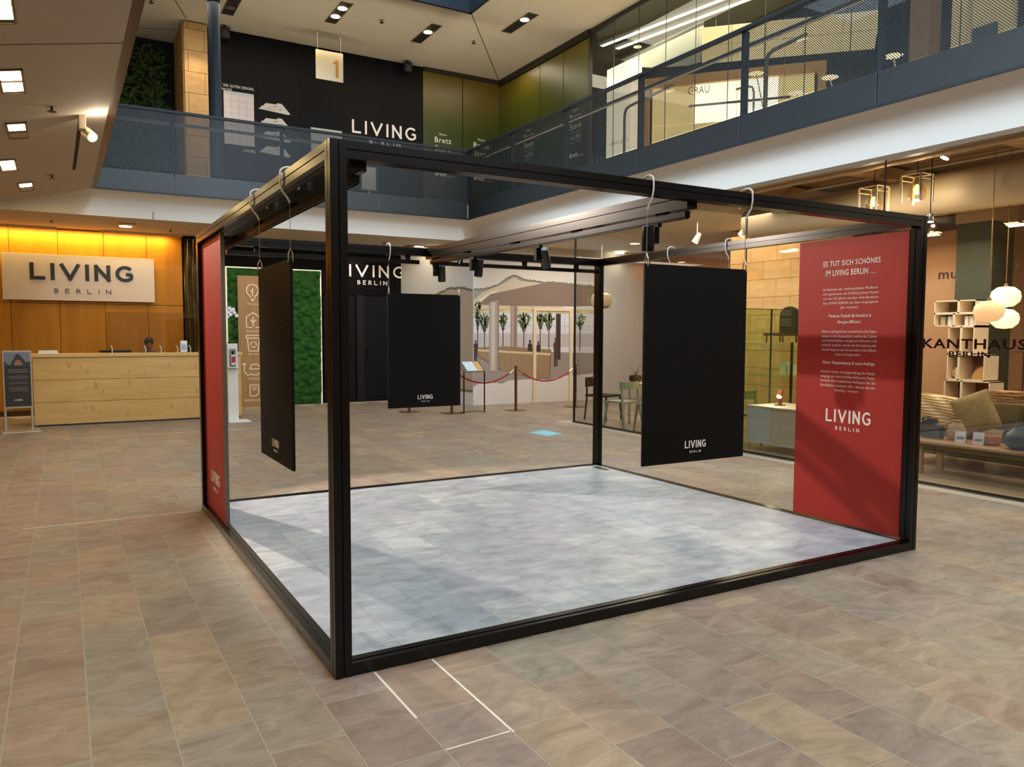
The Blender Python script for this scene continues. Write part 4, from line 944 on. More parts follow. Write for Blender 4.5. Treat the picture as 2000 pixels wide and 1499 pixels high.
for s in (-1, 1):
    MB().lathe([(.002, -.008), (.009, 0), (.002, .008)], n=10).obj('eye', M('eye_dark', (30, 22, 20), .3), hd).location = (s*.03, -.068, .02)
    MB().lathe([(.004, -.03), (.014, -.01), (.016, .015), (.006, .03)], n=8).obj('ear', skinm, hd, smooth=True).location = (s*.078, .0, .0)
MB().box((-.022, -.076, -.052), (.022, -.070, -.046)).obj('mouth', M('lip_tone', (140, 80, 70), .5), hd)
for s in (-1, 1):
    for k in range(5):
        a = (s*.14+(-.03+.015*k), -.40, .785); L_ = (.05, .065, .07, .065, .045)[k]
        MB().tube([a, (a[0], a[1]-L_*.6, a[2]+.006), (a[0], a[1]-L_, a[2]-.008)], [.008, .0075, .006], 6).obj('finger', skinm, ps, smooth=True)
    MB().bev((s*.14-.04, -.42, .77), (s*.14+.04, -.34, .80), .012).obj('palm', skinm, ps, smooth=True)
o = thing('office_chair', 'dark office chair under the seated person', 'chair', (.36, 13.12, .05))
MB().bev((-.24, -.24, .38), (.24, .22, .44), .03).obj('seat', blackmatt, o)
MB().bev((-.22, .2, .52), (.22, .26, .98), .03).obj('backrest', blackmatt, o)
MB().cyl((0, 0, .0), (0, 0, .40), .03).box((-.02, .2, .42), (.02, .24, .6)).obj('stem', chrome, o)
for k in range(5):
    a = 2*PI*k/5; MB().tube([(0, 0, .03), (.28*math.cos(a), .28*math.sin(a), -.03)], [.025, .015], 6).obj('leg', blackmatt, o)

# poster stand at the left edge
es = thing('poster_stand', 'silver poster stand with a dark poster left of the reception counter', 'stand', (-1.72, 11.4, 0), .12)
alu = M('satin_aluminium', (188, 180, 166), .35, metal=.6)
for x in (-.20, .17): MB().bev((x, 0, .02), (x+.035, .045, 1.31), .004).obj('post', alu, es)
MB().bev((-.26, -.28, 0), (.28, .22, .018), .004).obj('base_plate', alu, es)
MB().bev((-.20, -.012, .38), (.205, 0, 1.315), .003).obj('poster_frame', alu, es)
MB().box((-.178, -.0135, .41), (.183, -.012, 1.29)).obj('poster', M('poster_dark', (46, 44, 40), .4), es)
printed('poster_sky', 'y', -.0136, [rect(-.178, .183, 1.07, 1.29)], M('poster_sky_blue', (122, 132, 148), .5), es, .0006)
printed('poster_building', 'y', -.0142, [[(-.178, 1.07), (-.178, 1.15), (-.10, 1.08), (-.04, 1.20), (-.01, 1.26), (.02, 1.265), (.05, 1.24), (.12, 1.13), (.183, 1.14), (.183, 1.07)]], M('poster_building_grey', (62, 58, 56), .5), es, .0006)
printed('poster_building_lights', 'y', -.0148, [[(-.04, 1.08), (-.03, 1.14), (0, 1.17), (.04, 1.16), (.07, 1.12), (.08, 1.08)]], M('poster_lit_windows', (150, 112, 90), .5), es, .0006)
printed('poster_text', 'y', -.0136, [rect(-.12, .14, 1.0, 1.012), rect(-.13, .15, .965, .977)]+[rect(-.14+rk.uniform(0, .03), .15-rk.uniform(0, .03), z, z+.006) for z in (.90, .88, .86, .80, .78, .72, .70, .68, .66)], M('poster_text_grey', (128, 124, 116), .6), es, .0006)
letters('logo_lettering', 'LIVING', 'y', -.0136, -.05, .06, .50, .53, letter_w, es, .0006)

# hand sanitiser pillar
ds = thing('sanitiser_stand', 'slim white hand sanitiser pillar with a bottle, in front of the moss panel', 'dispenser', (1.585, 11.2, 0))
MB().bev((-.09, 0, .02), (.09, .05, 1.42), .004).obj('pillar', white, ds)
MB().bev((-.11, -.22, 0), (.27, .20, .016), .003).obj('base_plate', white, ds)
MB().bev((-.085, -.10, .985), (.085, 0, 1.0), .003).obj('drip_shelf', white, ds)
MB().bev((-.055, -.03, 1.01), (.055, -.001, 1.33), .004).obj('holder', M('holder_grey', (140, 146, 152), .35, metal=.3), ds)
b = MB().bev((-.038, -.09, 1.03), (.038, -.03, 1.22), .012).obj('bottle', M('bottle_clear_white', (214, 214, 220), .2), ds)
MB().box((-.03, -.0915, 1.08), (.03, -.09, 1.19)).obj('bottle_label', M('magenta_label', (176, 24, 84), .4), b)
MB().lathe([(.012, 1.22), (.012, 1.27), (.03, 1.27), (.03, 1.285)], (0, -.06, 0), 12).obj('pump', blackmatt, b)
# orchid
orc = thing('potted_orchid', 'white orchid with two stems in a grey pot at the right end of the counter', 'plant', (1.66, 12.12, 1.245))
MB().lathe([(.06, 0), (.075, .02), (.085, .13), (.078, .135), (.07, .12)], n=24).obj('pot', M('stone_grey_pot', (120, 108, 96), .6), orc, smooth=True)
MB().lathe([(.07, .118), (.07, .122)], n=20).obj('soil', M('dark_bark', (34, 24, 16), .9), orc)
stem_m = M('orchid_stem_green', (120, 136, 70), .5)
for s in (0, 1):
    MB().tube([(-.03+.05*s, 0, .12), (-.035+.06*s, 0, .45), (-.03+.08*s, -.02, .70), (.04+.10*s, -.04, .82-.06*s), (.14+.10*s, -.06, .80-.08*s)], .004, 6).obj('stem', stem_m, orc, smooth=True)
for k in range(5):
    a = k*1.3; d = Vector((math.cos(a), math.sin(a)*.6, .0)); sd = Vector((-d.y, d.x, 0))*.03
    P = [Vector((0, 0, .13)), d*.1+sd+Vector((0, 0, .2)), d*.2+Vector((0, 0, .16)), d*.1-sd+Vector((0, 0, .2))]
    MB().add(P, [(0, 1, 2), (0, 2, 3)]).obj('leaf', M('orchid_leaf', (46, 72, 30), .4), orc)
petal = M('orchid_white', (240, 236, 240), .6)
for k, (fx, fz) in enumerate(((-.05, .74), (-.02, .82), (.04, .84), (.08, .80), (0, .68), (.06, .72), (.13, .76), (.17, .70), (.02, .76), (-.06, .66), (.11, .82))):
    mb = MB(); c0 = Vector((fx, -.05-.01*(k % 3), fz))
    for j in range(5):
        a = 2*PI*j/5+k; d = Vector((math.cos(a), -.15, math.sin(a))); sd = Vector((-math.sin(a), 0, math.cos(a)))
        mb.add([c0, c0+d*.022+sd*.016, c0+d*.042, c0+d*.022-sd*.016], [(0, 1, 2, 3)])
    mb.obj('flower', petal, orc)

# ================================================================== ROPE BARRIER, LECTERN, STICKER
posts = [(5.05, 11.3), (5.70, 10.64), (7.16, 10.57), (8.71, 10.62)]
for i, ((x, y), s) in enumerate(zip(posts, ('hidden behind the hanging board', 'left of the reading desk', 'in the middle before the lobby print', 'beside the shop glass edge'))):
    t_ = thing('barrier_post', 'bronze rope barrier post '+s, 'barrier', (x, y, 0), group='rope barrier posts')
    MB().bev((-.17, -.17, 0), (.17, .17, .012), .003).obj('base_plate', bronze, t_)
    MB().bev((-.022, -.022, .012), (.022, .022, .94), .003).obj('post', bronze, t_)
    for sx in (-1, 1): MB().tube([(sx*.022, 0, .86), (sx*.05, 0, .875), (sx*.075, 0, .85)], .008, 6).obj('rope_hook', chrome, t_)
for i, (a, b) in enumerate(zip(posts, posts[1:])):
    P = []
    for k in range(17):
        u = k/16; P.append((a[0]+.08+(b[0]-a[0]-.16)*u, a[1]+(b[1]-a[1])*u, .84-.24*4*u*(1-u)))
    t_ = thing('barrier_rope', 'red velvet rope sagging '+('left of the reading desk', 'behind and right of the reading desk', 'towards the shop glass edge')[i], 'rope', (0, 0, 0), group='red barrier ropes')
    MB().tube(P, .016, 8).obj('rope', redcord, t_, smooth=True)
    MB().tube(P[:2], .02, 8).tube(P[-2:], .02, 8).obj('rope_end', chrome, t_)
ld = thing('reading_desk', 'thin black stand with a sloping printed board beside the red rope', 'stand', (6.165, 10.55, 0))
for x in (-.235, .235):
    MB().bev((x-.01, -.01, 0), (x+.01, .01, .86), .001).obj('leg', black, ld)
MB().box((-.40, -.02, 0), (-.22, .0, .01)).box((-.235, 0, 0), (-.215, .2, .01)).box((-.235, .19, 0), (.245, .21, .01)).box((.225, 0, 0), (.245, .2, .01)).obj('foot_frame', black, ld)
def slab(name, x0, x1, u0, u1, mat, off=0):
    f = lambda x, u: (x, -.02+.30*u, .845+.20*u+off)
    g = lambda x, u: (x, -.02+.30*u, .83+.20*u+off)
    return MB().add([f(x0, u0), f(x1, u0), f(x1, u1), f(x0, u1), g(x0, u0), g(x1, u0), g(x1, u1), g(x0, u1)], [(0, 1, 2, 3), (7, 6, 5, 4), (0, 4, 5, 1), (1, 5, 6, 2), (2, 6, 7, 3), (3, 7, 4, 0)]).obj(name, mat, ld)
slab('board', -.25, .25, 0, 1, M('desk_board_grey', (90, 92, 92), .4))
slab('paper_sheet', -.16, .08, .06, .94, M('pale_blue_sheet', (196, 220, 228), .3), .004)
slab('paper_sheet', .09, .21, .06, .94, M('ochre_sheet', (196, 160, 96), .4), .004)
fs_ = thing('floor_sticker', 'light blue floor sticker on the paving beyond the booth', 'sticker', (5.7, 7.13, 0))
MB().add([(-.20, .20, .0012), (.20, .36, .0012), (.22, -.20, .0012), (-.18, -.36, .0012), (-.20, .20, 0.0002), (.20, .36, 0.0002), (.22, -.20, 0.0002), (-.18, -.36, 0.0002)], [(3, 2, 1, 0), (4, 5, 6, 7), (0, 1, 5, 4), (1, 2, 6, 5), (2, 3, 7, 6), (3, 0, 4, 7)]).obj('sheet', M('sticker_blue', (110, 196, 224), .4), fs_)
printed('print', 'z', .0024, [line2((-.08, .12), (-.02, -.2), .02), line2((0, .16), (.05, -.18), .02), line2((.08, .2), (.12, -.1), .015)], M('sticker_print', (214, 238, 244), .5), fs_, .0008)

# ================================================================== SHOP ON THE GROUND FLOOR (x > 7)
shopw = M('shop_wall_terracotta', (186, 136, 102), .7, noise=.05, ns=2)
struct('wall_shop_back', MB().box((12.3, -7, 0), (12.5, 12, 4.1)), shopw)
struct('wall_shop_side', MB().box((10.9, 3.1, 0), (12.3, 3.2, 4.1)), M('shop_wall_sand', (206, 174, 136), .7))
struct('ceiling_shop', MB().box((7.06, -7, 4.0), (13, 6.0, 4.08)), M('shop_ceiling_taupe', (150, 124, 96), .8))
struct('wall_shop_pillar', MB().box((10.4, 2.72, 0), (10.95, 3.24, 3.25)), M('green_grey_pillar', (70, 72, 56), .6)).update_tag()
struct('wall_shop_pillar_head', MB().box((10.38, 2.70, 3.25), (10.97, 3.26, 4.0)), M('pillar_head_paint', (206, 176, 140), .7))
# sandstone wall piece in the shop
sw = struct('wall_shop_stone', MB().box((10.3, 4.9, 0), (10.5, 7.6, 3.6)), MATS['pillar_core'])
z = .0; k = 0
while z < 3.55:
    y = 4.9-(.3 if k % 2 else 0)
    while y < 7.6:
        a, b = max(y, 4.9), min(y+.62, 7.6)
        if b-a > .06: MB().bev((10.26, a+.003, z+.003), (10.31, b-.003, min(z+.33, 3.6)-.003), .003).obj('stone_block', sandm[rp.randrange(3)], sw)
        y += .62
    z += .33; k += 1
# ducts under the shop ceiling
ductm = M('ribbed_duct_fabric', (206, 186, 158), .6)
def duct(name, x, z, r, y0, y1, label, mat=ductm, rib=.12):
    mb = MB(); P = []; R_ = []; y = y0
    while y < y1:
        P += [(x, y, z), (x, y+rib*.5, z)]; R_ += [r, r*.955]; y += rib
    mb.tube(P, R_, 24)
    return tag(mb.obj(name, mat, None, smooth=True), label, 'duct')
duct('air_duct', 8.7, 3.42, .26, -6.8, 5.6, 'large ribbed beige air duct under the shop ceiling, nearest the glass')
duct('air_duct', 9.9, 3.55, .22, -6.8, 5.9, 'smaller ribbed beige air duct deeper in the shop', M('duct_beige_smooth', (196, 160, 120), .5), .5)
duct('air_duct', 7.6, 3.74, .10, -6.8, 5.9, 'thin galvanised duct just inside the shop glass', M('duct_galvanised', (168, 140, 108), .4, metal=.4), .6)
tr_ = MB().box((7.45, -6.5, 3.86), (7.49, 5.8, 3.90)).box((7.62, -6.5, 3.86), (7.66, 5.8, 3.90))
y = -6.4
while y < 5.8: tr_.box((7.45, y, 3.87), (7.66, y+.02, 3.89)); y += .25
tag(tr_.obj('cable_tray', M('tray_zinc', (160, 140, 112), .5, metal=.4)), 'zinc cable tray along the shop ceiling behind the glass', 'cable tray')
for i, (y, z, wd, hh) in enumerate(((5.1, 3.86, .22, .20), (3.4, 3.88, .18, .16), (1.2, 3.86, .24, .2), (-.8, 3.88, .2, .16))):
    o = MB().bev((7.1, y, z-hh/2), (12.2, y+wd, z+hh/2), .01).obj('cross_duct', M('duct_beige_smooth', (0, 0, 0))); tag(o, 'rectangular beige cross duct under the shop ceiling, %s from the rear' % ('first', 'second', 'third', 'fourth')[i], 'duct', 'cross ducts in the shop')
for i, x in enumerate((8.1, 8.22, 9.35)):
    o = MB().cyl((x, -6.8, 3.93), (x, 5.8, 3.93), .022, 8).obj('conduit', M('conduit_white', (206, 196, 176), .5), None, smooth=True); tag(o, ('thin white conduit near the glass', 'thin white conduit beside the first one', 'thin white conduit deep in the shop')[i]+' under the shop ceiling', 'pipe')
# cage pendants
def cage(x, y, zt, label):
    t_ = thing('cage_pendant', label, 'pendant lamp', (x, y, zt), group='white cage pendants behind the shop glass')
    wm = M('cage_white', (240, 226, 200), .5); t_.scale = (1.2, 1.2, 1.1)
    mb = MB().box((-.11, -.11, .0), (.11, -.10, .012)).box((-.11, .10, .0), (.11, .11, .012)).box((-.11, -.11, 0), (-.10, .11, .012)).box((.10, -.11, 0), (.11, .11, .012))
    for sx in (-1, 1):
        for sy in (-1, 1): mb.tube([(sx*.105, sy*.105, .0), (sx*.10, sy*.10, -.30)], .012, 6)
    mb.tube([(.105, -.105, -.05), (-.105, -.105, -.05)], .006, 6).tube([(.105, .105, -.05), (-.105, .105, -.05)], .006, 6)
    mb.obj('cage', wm, t_)
    MB().lathe([(.05, -.05), (.06, -.10), (.09, -.16), (.095, -.22), (.07, -.27), (.02, -.285)], n=20).obj('glass_shade', glass('lamp_glass_thin', (240, 230, 210), 1.5), t_, smooth=True)
    MB().lathe([(.02, -.02), (.03, -.06), (.03, -.10)], n=12).obj('socket', chrome, t_)
    MB().lathe([(.012, -.10), (.035, -.15), (.03, -.19), (.008, -.21)], n=12).obj('bulb', lamp_soft, t_, smooth=True)
    MB().tube([(0, 0, 0), (0, 0, 4.0-zt)], .005, 5).obj('cord', blackmatt, t_)
    point('cage_bulb_light', (x, y, zt-.34), 16, (1, .8, .56), .05)
cage(8.0, 2.35, 3.56, 'white cage pendant with a glass bell, right of the pane joint')
cage(8.0, 2.93, 3.50, 'white cage pendant with a glass bell, left of the pane joint')
# opal pendants
opal = M('opal_glass', (255, 226, 180), .3, emit=((255, 214, 150), 2.6))
opal2 = M('opal_glass_dim', (246, 206, 160), .3, emit=((255, 190, 130), 1.1))
for y, z, x, mt, s in ((1.735, 2.09, 8.9, opal, 'upper right'), (1.655, 1.903, 8.40, opal2, 'left'), (1.945, 1.83, 9.3, opal, 'lowest')):
    t_ = thing('opal_pendant', 'glowing flattened opal glass pendant behind the shop glass, '+s+' of three', 'pendant lamp', (x, y, z), group='opal glass pendants')
    MB().lathe([(.02, -.125), (.09, -.115), (.15, -.06), (.165, .0), (.15, .065), (.09, .115), (.02, .125)], n=28).obj('shade', mt, t_, smooth=True)
    MB().tube([(0, 0, .125), (0, 0, (3.17 if 8.5 < x < 9 else 4.0)-z)], .005, 5).obj('cord', M('brass_cord', (150, 110, 60), .4, metal=.5), t_)
    MB().lathe([(.025, .12), (.02, .16)], n=12).obj('cap', M('brass_cord', (0, 0, 0)), t_)
point('opal_glow', (8.6, 1.8, 1.9), 12, (1, .72, .42), .15)
# sofa
olv = M('olive_wool', (104, 88, 52), .9, noise=.08, ns=30); olv2 = M('olive_wool_dark', (92, 78, 44), .9, noise=.08, ns=30)
sf = thing('sofa', 'long olive green sofa behind the shop glass facing the hall', 'sofa', (8.6, 1.1, 0))
MB().bev((-.35, -2.0, .14), (.52, 1.55, .30), .03).obj('base', olv2, sf)
for y0, y1 in ((-2.0, -.85), (-.85, .32), (.32, 1.5)): MB().bev((-.38, y0+.01, .30), (.30, y1-.01, .47), .05).obj('seat_cushion', olv, sf, smooth=True)
for y0, y1 in ((-2.0, -.85), (-.85, .32), (.32, 1.5)): MB().bev((.22, y0+.01, .45), (.44, y1-.01, .80), .06).obj('back_cushion', olv, sf, smooth=True)
MB().bev((.40, -2.0, .30), (.54, 1.55, .76), .04).obj('back_frame', olv2, sf)
for x in (-.28, .44):
    for y in (-1.9, 1.45): MB().cyl((x, y, 0), (x, y, .15), .02, 10).obj('leg', blackmatt, sf)
def cushion(x, y, z, w_, h_, rx_, ry_, rz_, label, mat, ribs=False):
    me = MB(); n_ = 24; vs = []; fs = []
    for side in (1, -1):
        for j in range(n_+1):
            for i in range(n_+1):
                u, v = 2*i/n_-1, 2*j/n_-1; t_ = .09*((1-abs(u)**3)*(1-abs(v)**3))**.6
                if ribs: t_ += .014*math.sin(v*34+u*3)
                vs.append((side*t_, u*w_/2*(1-.05*(1-v*v)*0), v*h_/2))
    m_ = (n_+1)**2
    for s in (0, 1):
        for j in range(n_):
            for i in range(n_):
                a = s*m_+j*(n_+1)+i; q_ = (a, a+1, a+n_+2, a+n_+1); fs.append(q_ if s == 0 else q_[::-1])
    me.add(vs, fs); o = me.obj('cushion', mat, None, smooth=True); o.location = (x, y, z); o.rotation_euler = (rx_, ry_, rz_); tag(o, label, 'cushion', 'cushions on the sofa')
cushion(8.30, 2.22, .69, .60, .40, .10, .35, .1, 'cream knitted cushion with ribs on the left end of the sofa', M('cream_knit', (236, 206, 158), .9), True)
cushion(8.26, 1.68, .70, .42, .48, -.45, .30, .25, 'olive gold cushion leaning against the knitted cushion', M('gold_olive_fabric', (142, 116, 66), .6, noise=.25, ns=12))
th = MB()
for i, (dy, dz) in enumerate(((0, 0), (.01, .035), (-.01, .07), (.0, .10))): th.bev((8.9-.02, 1.56+dy, .80+dz), (9.12, 1.90+dy, .835+dz), .014)
tag(th.obj('folded_blanket', M('blanket_tan', (206, 168, 116), .9, rgb2=(120, 70, 44), ns=9, stretch=(1, 1, 6)), smooth=True), 'folded tan and rust blankets stacked on the sofa back', 'blanket')
# bench table
wood2 = M('oiled_oak', (158, 118, 72), .4, noise=.12, ns=2.5, stretch=(1, .3, 1))
bt = thing('bench_table', 'low oak bench table with round-cornered top right behind the shop glass', 'table', (7.85, .95, 0))
MB().bev((-.28, -1.15, .36), (.26, 1.22, .40), .015).obj('table_top', wood2, bt)
MB().box((-.24, -1.05, .30), (-.20, 1.1, .36)).box((.18, -1.05, .30), (.22, 1.1, .36)).obj('apron', M('olive_oak', (112, 92, 56), .5), bt)
for x in (-.22, .18):
    for y in (-1.0, 1.0): MB().bev((x-.025, y-.035, 0), (x+.025, y+.035, .33), .004).obj('leg', wood2, bt)
petrol = M('petrol_glaze', (44, 58, 68), .35)
wcan = thing('watering_can', 'dark petrol square watering can with open handle on the bench table', 'watering can', (7.84, 1.95, .40))
MB().prism([(-.12, 0), (.10, 0), (.115, .17), (.02, .235), (-.03, .235), (-.05, .18), (-.12, .155)], 'x', -.05, .05).obj('body', petrol, wcan)
MB().tube([(0, .10, .10), (0, .115, .235), (0, .03, .25)], .014, 8).obj('handle', petrol, wcan)
wc2 = thing('stone_jug', 'beige stoneware jug on the bench table beside the dark watering can', 'jug', (7.92, 1.70, .40))
MB().lathe([(.08, 0), (.10, .05), (.10, .12), (.07, .18), (.045, .21), (.05, .23)], n=20).obj('body', M('beige_stoneware', (158, 132, 98), .6), wc2, smooth=True)
MB().tube([(0, .05, .21), (0, .13, .17), (0, .10, .07)], .012, 8).obj('handle', MATS['beige_stoneware'], wc2)
for y, tone, s, hh in ((1.55, (214, 214, 210), 'plain', .13), (1.35, (206, 208, 206), 'striped', .14)):
    t_ = thing('price_card', 'small white standing price card with a '+s+' print on the bench table', 'card', (7.74, y, .40), .25, 'price cards on the bench table')
    mb = MB().add([(-.02, -.055, 0), (-.02, .055, 0), (.012, .055, hh), (.012, -.055, hh), (.045, -.055, 0), (.045, .055, 0)], [(0, 1, 2, 3), (3, 2, 5, 4)]); mb.obj('card', M('card_white', tone, .5), t_)
    MB().box((-.012, -.04, .045), (-.009, .04, .052)).box((-.008, -.04, .06), (-.005, .04, .066)).obj('card_print', M('card_print_dark', (70, 64, 60), .6), t_)
t_ = thing('candle_tray', 'pink glass tray between the price cards on the bench table', 'tray', (7.9, 1.32, .40))
MB().lathe([(.09, 0), (.11, .01), (.12, .10), (.11, .10), (.10, .015)], n=20).obj('tray', M('pink_glass', (196, 136, 112), .3), t_, smooth=True)
fj = thing('rabbit_jug', 'dark petrol jug with pointed ears and round handle at the right of the bench table', 'jug', (7.80, .93, .40))
MB().lathe([(.09, 0), (.15, .04), (.17, .11), (.14, .18), (.09, .22), (.085, .235)], n=24).obj('body', petrol, fj, smooth=True)
for s in (-.05, .05): MB().lathe([(.03, .2), (.025, .25), (.004, .285)], (0, s, 0), 10).obj('ear', petrol, fj, smooth=True)
MB().tube([(0, .13+.055*math.cos(a), .12+.07*math.sin(a)) for a in [i*2*PI/14 for i in range(15)]], .02, 8).obj('handle', petrol, fj, smooth=True)
# shelving
sh = thing('shelf_unit', 'stepped pale open box shelf against the terracotta wall in the shop', 'shelf', (9.75, 2.7, 0))
sm_ = M('shelf_cream', (244, 224, 196), .5)
def cube(y0, y1, z0, z1, back=True):
    d = .015; mb = MB().box((-.17, y0, z0), (.17, y0+d, z1)).box((-.17, y1-d, z0), (.17, y1, z1)).box((-.17, y0, z0), (.17, y1, z0+d)).box((-.17, y0, z1-d), (.17, y1, z1))
    mb.obj('shelf_box', sm_, sh)
    MB().box((.155, y0+d, z0+d), (.165, y1-d, z1-d)).obj('back_panel', M('shelf_back_umber', (130, 92, 68), .6), sh)
cube(-.02, .36, 1.62, 2.08) if False else None
cube(.06, .34, 1.74, 1.92); cube(-.24, .06, 1.74, 1.92); cube(.0, .34, 1.92, 2.10); cube(-.24, .0, 1.92, 2.10)
cube(-.05, .13, 1.36, 1.74); cube(-.23, -.05, 1.36, 1.74)
cube(-.03, .13, 1.0, 1.36); cube(-.38, -.03, 1.0, 1.36)
cube(-.08, .16, .42, 1.0); cube(-.46, -.08, .42, 1.0); cube(-.08, .16, 0, .42); cube(-.46, -.08, 0, .42)
for i, (y, z, wd, h, c_) in enumerate(((2.96, 1.755, .07, .12, (196, 176, 140)), (2.86, 1.755, .06, .13, (238, 232, 224)), (2.56, 1.755, .06, .13, (240, 226, 214)), (2.50, 1.755, .05, .13, (232, 206, 180)), (2.63, 1.755, .05, .125, (244, 238, 230)), (2.74, 1.015, .04, .16, (238, 226, 206)))):
    t_ = MB().bev((9.66, y-wd/2, z), (9.86, y+wd/2, z+h), .003).obj('book', M('book_%d' % i, c_, .6)); tag(t_, ('grey green slab book', 'white book', 'pink white catalogue', 'cream catalogue', 'white catalogue', 'leaning pale book')[i]+(' on the lower shelf' if i == 5 else ' on the upper shelf, number %s from the left' % ('one', 'two', 'four', 'five', 'three')[i]), 'book', 'books on the shelf unit')
t_ = MB().lathe([(.002, -.07), (.05, -.05), (.07, 0), (.05, .05), (.002, .07)], (9.72, 2.78, 1.09), 20).obj('glass_ball', M('ball_sand', (190, 160, 120), .3), None, smooth=True); tag(t_, 'small round sand coloured ball on the shelf unit', 'ornament')
t_ = MB().prism([(2.38, 1.015)]+[(2.38+.16*math.cos(a)**1, 1.015+.18*math.sin(a)) for a in [i*PI/2/8 for i in range(9)]], 'x', 9.68, 9.74).obj('arch_ornament', M('arch_wood', (204, 158, 100), .5)); tag(t_, 'quarter round wooden ornament on the shelf unit', 'ornament')
# shop wall lettering, arc floor lamp, far lamps
wl = thing('wall_lettering', 'dark rounded lowercase lettering on the shop wall left of the dark pillar', 'sign', (0, 0, 0))
lettw = struct('wall_shop_panel', MB().box((10.6, 3.24, .0), (10.7, 4.4, 3.2)), M('shop_panel_terracotta', (196, 146, 104), .7))
text('lettering', 'muuto', 'x', 10.6, -3.62, 2.47, .66, .13, M('brown_lettering', (76, 44, 34), .5), wl, bold=.02)
lp = thing('floor_lamp', 'thin dark T-shaped floor lamp behind the sofa', 'floor lamp', (9.35, 1.72, 0))
MB().cyl((0, 0, 0), (0, 0, 1.42), .009, 8).obj('pole', M('maroon_metal', (70, 22, 20), .4), lp)
MB().cyl((0, .12, 1.42), (0, -.30, 1.42), .010, 8).obj('arm', MATS['maroon_metal'], lp)
MB().lathe([(.12, 0), (.12, .015)], n=20).obj('foot', MATS['maroon_metal'], lp)
MB().lathe([(.015, -.02), (.06, -.03), (.065, -.045)], (0, -.28, 1.42), 16).obj('shade', opal2, lp)
for i, (y, z) in enumerate(((1.62, 1.46), (1.58, 1.30), (1.30, 1.36))):
    t_ = thing('small_lamp', ('round glowing table lamp far back in the shop, upper', 'round glowing table lamp far back in the shop, lower', 'oval glowing lamp at the right edge of the shop')[i], 'lamp', (11.2-.35*(i == 1), y, z-.0), group='glowing lamps far back in the shop')
    MB().lathe([(.01, -.05), (.10, -.02), (.11, .01), (.05, .04), (.01, .05)], n=18).obj('shade', lamp_soft, t_, smooth=True)
    MB().cyl((0, 0, -.05), (0, 0, .80-z+.05), .008, 8).obj('stem', MATS['maroon_metal'], t_)
t_ = thing('display_table', 'long orange lit display table far back in the shop', 'table', (11.25, .9, 0))
MB().bev((-.25, -1.4, .76), (.25, 1.2, .80), .005).obj('table_top', wood2, t_)
for x in (-.2, .2):
    for y in (-1.3, 1.1): MB().box((x-.02, y-.02, 0), (x+.02, y+.02, .76)).obj('leg', wood2, t_)
t_ = thing('wall_notice', 'small white notice with dark lettering on the shop wall above the lamps', 'sign', (12.29, 0, 0))
MB().box((-.01, 1.60, 1.95), (0, 2.02, 2.2)).obj('notice_board', white, t_)
text('lettering', 'MUUTO', 'x', -.01, -1.94, 2.03, .25, .09, letter_d, t_)
for i in range(7):
    y = 1.06-.075*i; a_ = .12*(i % 2)
    o = MB().bev((11.10, y-.03, .80), (11.30, y+.03, 1.03-.02*(i % 3)), .002).obj('book', M('shop_book_%d' % (i % 4), ((236, 214, 190), (220, 180, 140), (240, 232, 220), (200, 150, 120))[i % 4], .6))
    tag(o, 'pale book in the far display table row, %s from the left' % ('first', 'second', 'third', 'fourth', 'fifth', 'sixth', 'seventh')[i], 'book', 'books standing on the far display table')
# table, green chairs and plant by the glass
def chair(x, y, rz_, label, c_=(150, 162, 134)):
    cm = M('chair_'+'_'.join(map(str, c_)), c_, .45)
    t_ = thing('shell_chair', label, 'chair', (x, y, 0), rz_, 'chairs behind the shop glass')
    MB().bev((-.21, -.21, .43), (.21, .21, .46), .012).obj('seat', cm, t_)
    mb = MB(); vs = []; fs = []
    for k in range(13):
        a = math.radians(-62+124*k/12); r = .25; cx_, cy_ = r*math.sin(a), .03+r*math.cos(a)*.82
        zb_ = .66+.02*math.cos(a); zt_ = .80
        for rr in (0, .018): vs += [(cx_*(1+rr*3), cy_+rr, zb_), (cx_*(1+rr*3), cy_+rr, zt_)]
    for k in range(12):
        a = k*4; b = a+4; fs += [(a, b, b+1, a+1), (a+2, a+3, b+3, b+2), (a+1, b+1, b+3, a+3), (a, a+2, b+2, b)]
    fs += [(0, 1, 3, 2), (48, 50, 51, 49)]
    mb.add(vs, fs); mb.obj('backrest', cm, t_, smooth=True)
    for sx in (-1, 1):
        MB().tube([(sx*.20, -.17, .45), (sx*.24, -.22, 0)], [.026, .018], 8).obj('leg', cm, t_)
        MB().tube([(sx*.20, .16, .72), (sx*.20, .18, .45), (sx*.24, .27, 0)], [.018, .026, .018], 8).obj('leg', cm, t_)
    return t_
chair(7.36, 7.22, PI+.15, 'sage green chair with curved backrest beside the glass')
chair(7.40, 6.45, PI-.1, 'sage green chair partly behind the front black board', (130, 142, 116))
chair(7.55, 4.75, PI/2+1.4, 'grey chair in the gap left of the white sideboard', (112, 116, 112))
tb = thing('dining_table', 'pale dining table by the glass carrying a dark plant bowl', 'table', (8.15, 6.9, 0))
MB().bev((-.45, -1.0, .71), (.45, .75, .74), .006).obj('table_top', M('pale_table_top', (214, 190, 146), .4), tb)
for x in (-.38, .38):
    for y in (-.9, .65): MB().cyl((x, y, 0), (x, y, .71), .022, 10).obj('leg', M('pale_table_top', (0, 0, 0)), tb)
pb = thing('plant_bowl', 'dark round bowl with spiky leaves on the pale dining table', 'plant', (7.80, 7.42, .74))
MB().lathe([(.05, 0), (.10, .03), (.12, .09), (.105, .14), (.095, .14), (.10, .09), (.07, .04)], n=24).obj('bowl', M('dark_bowl', (40, 26, 20), .4), pb, smooth=True)
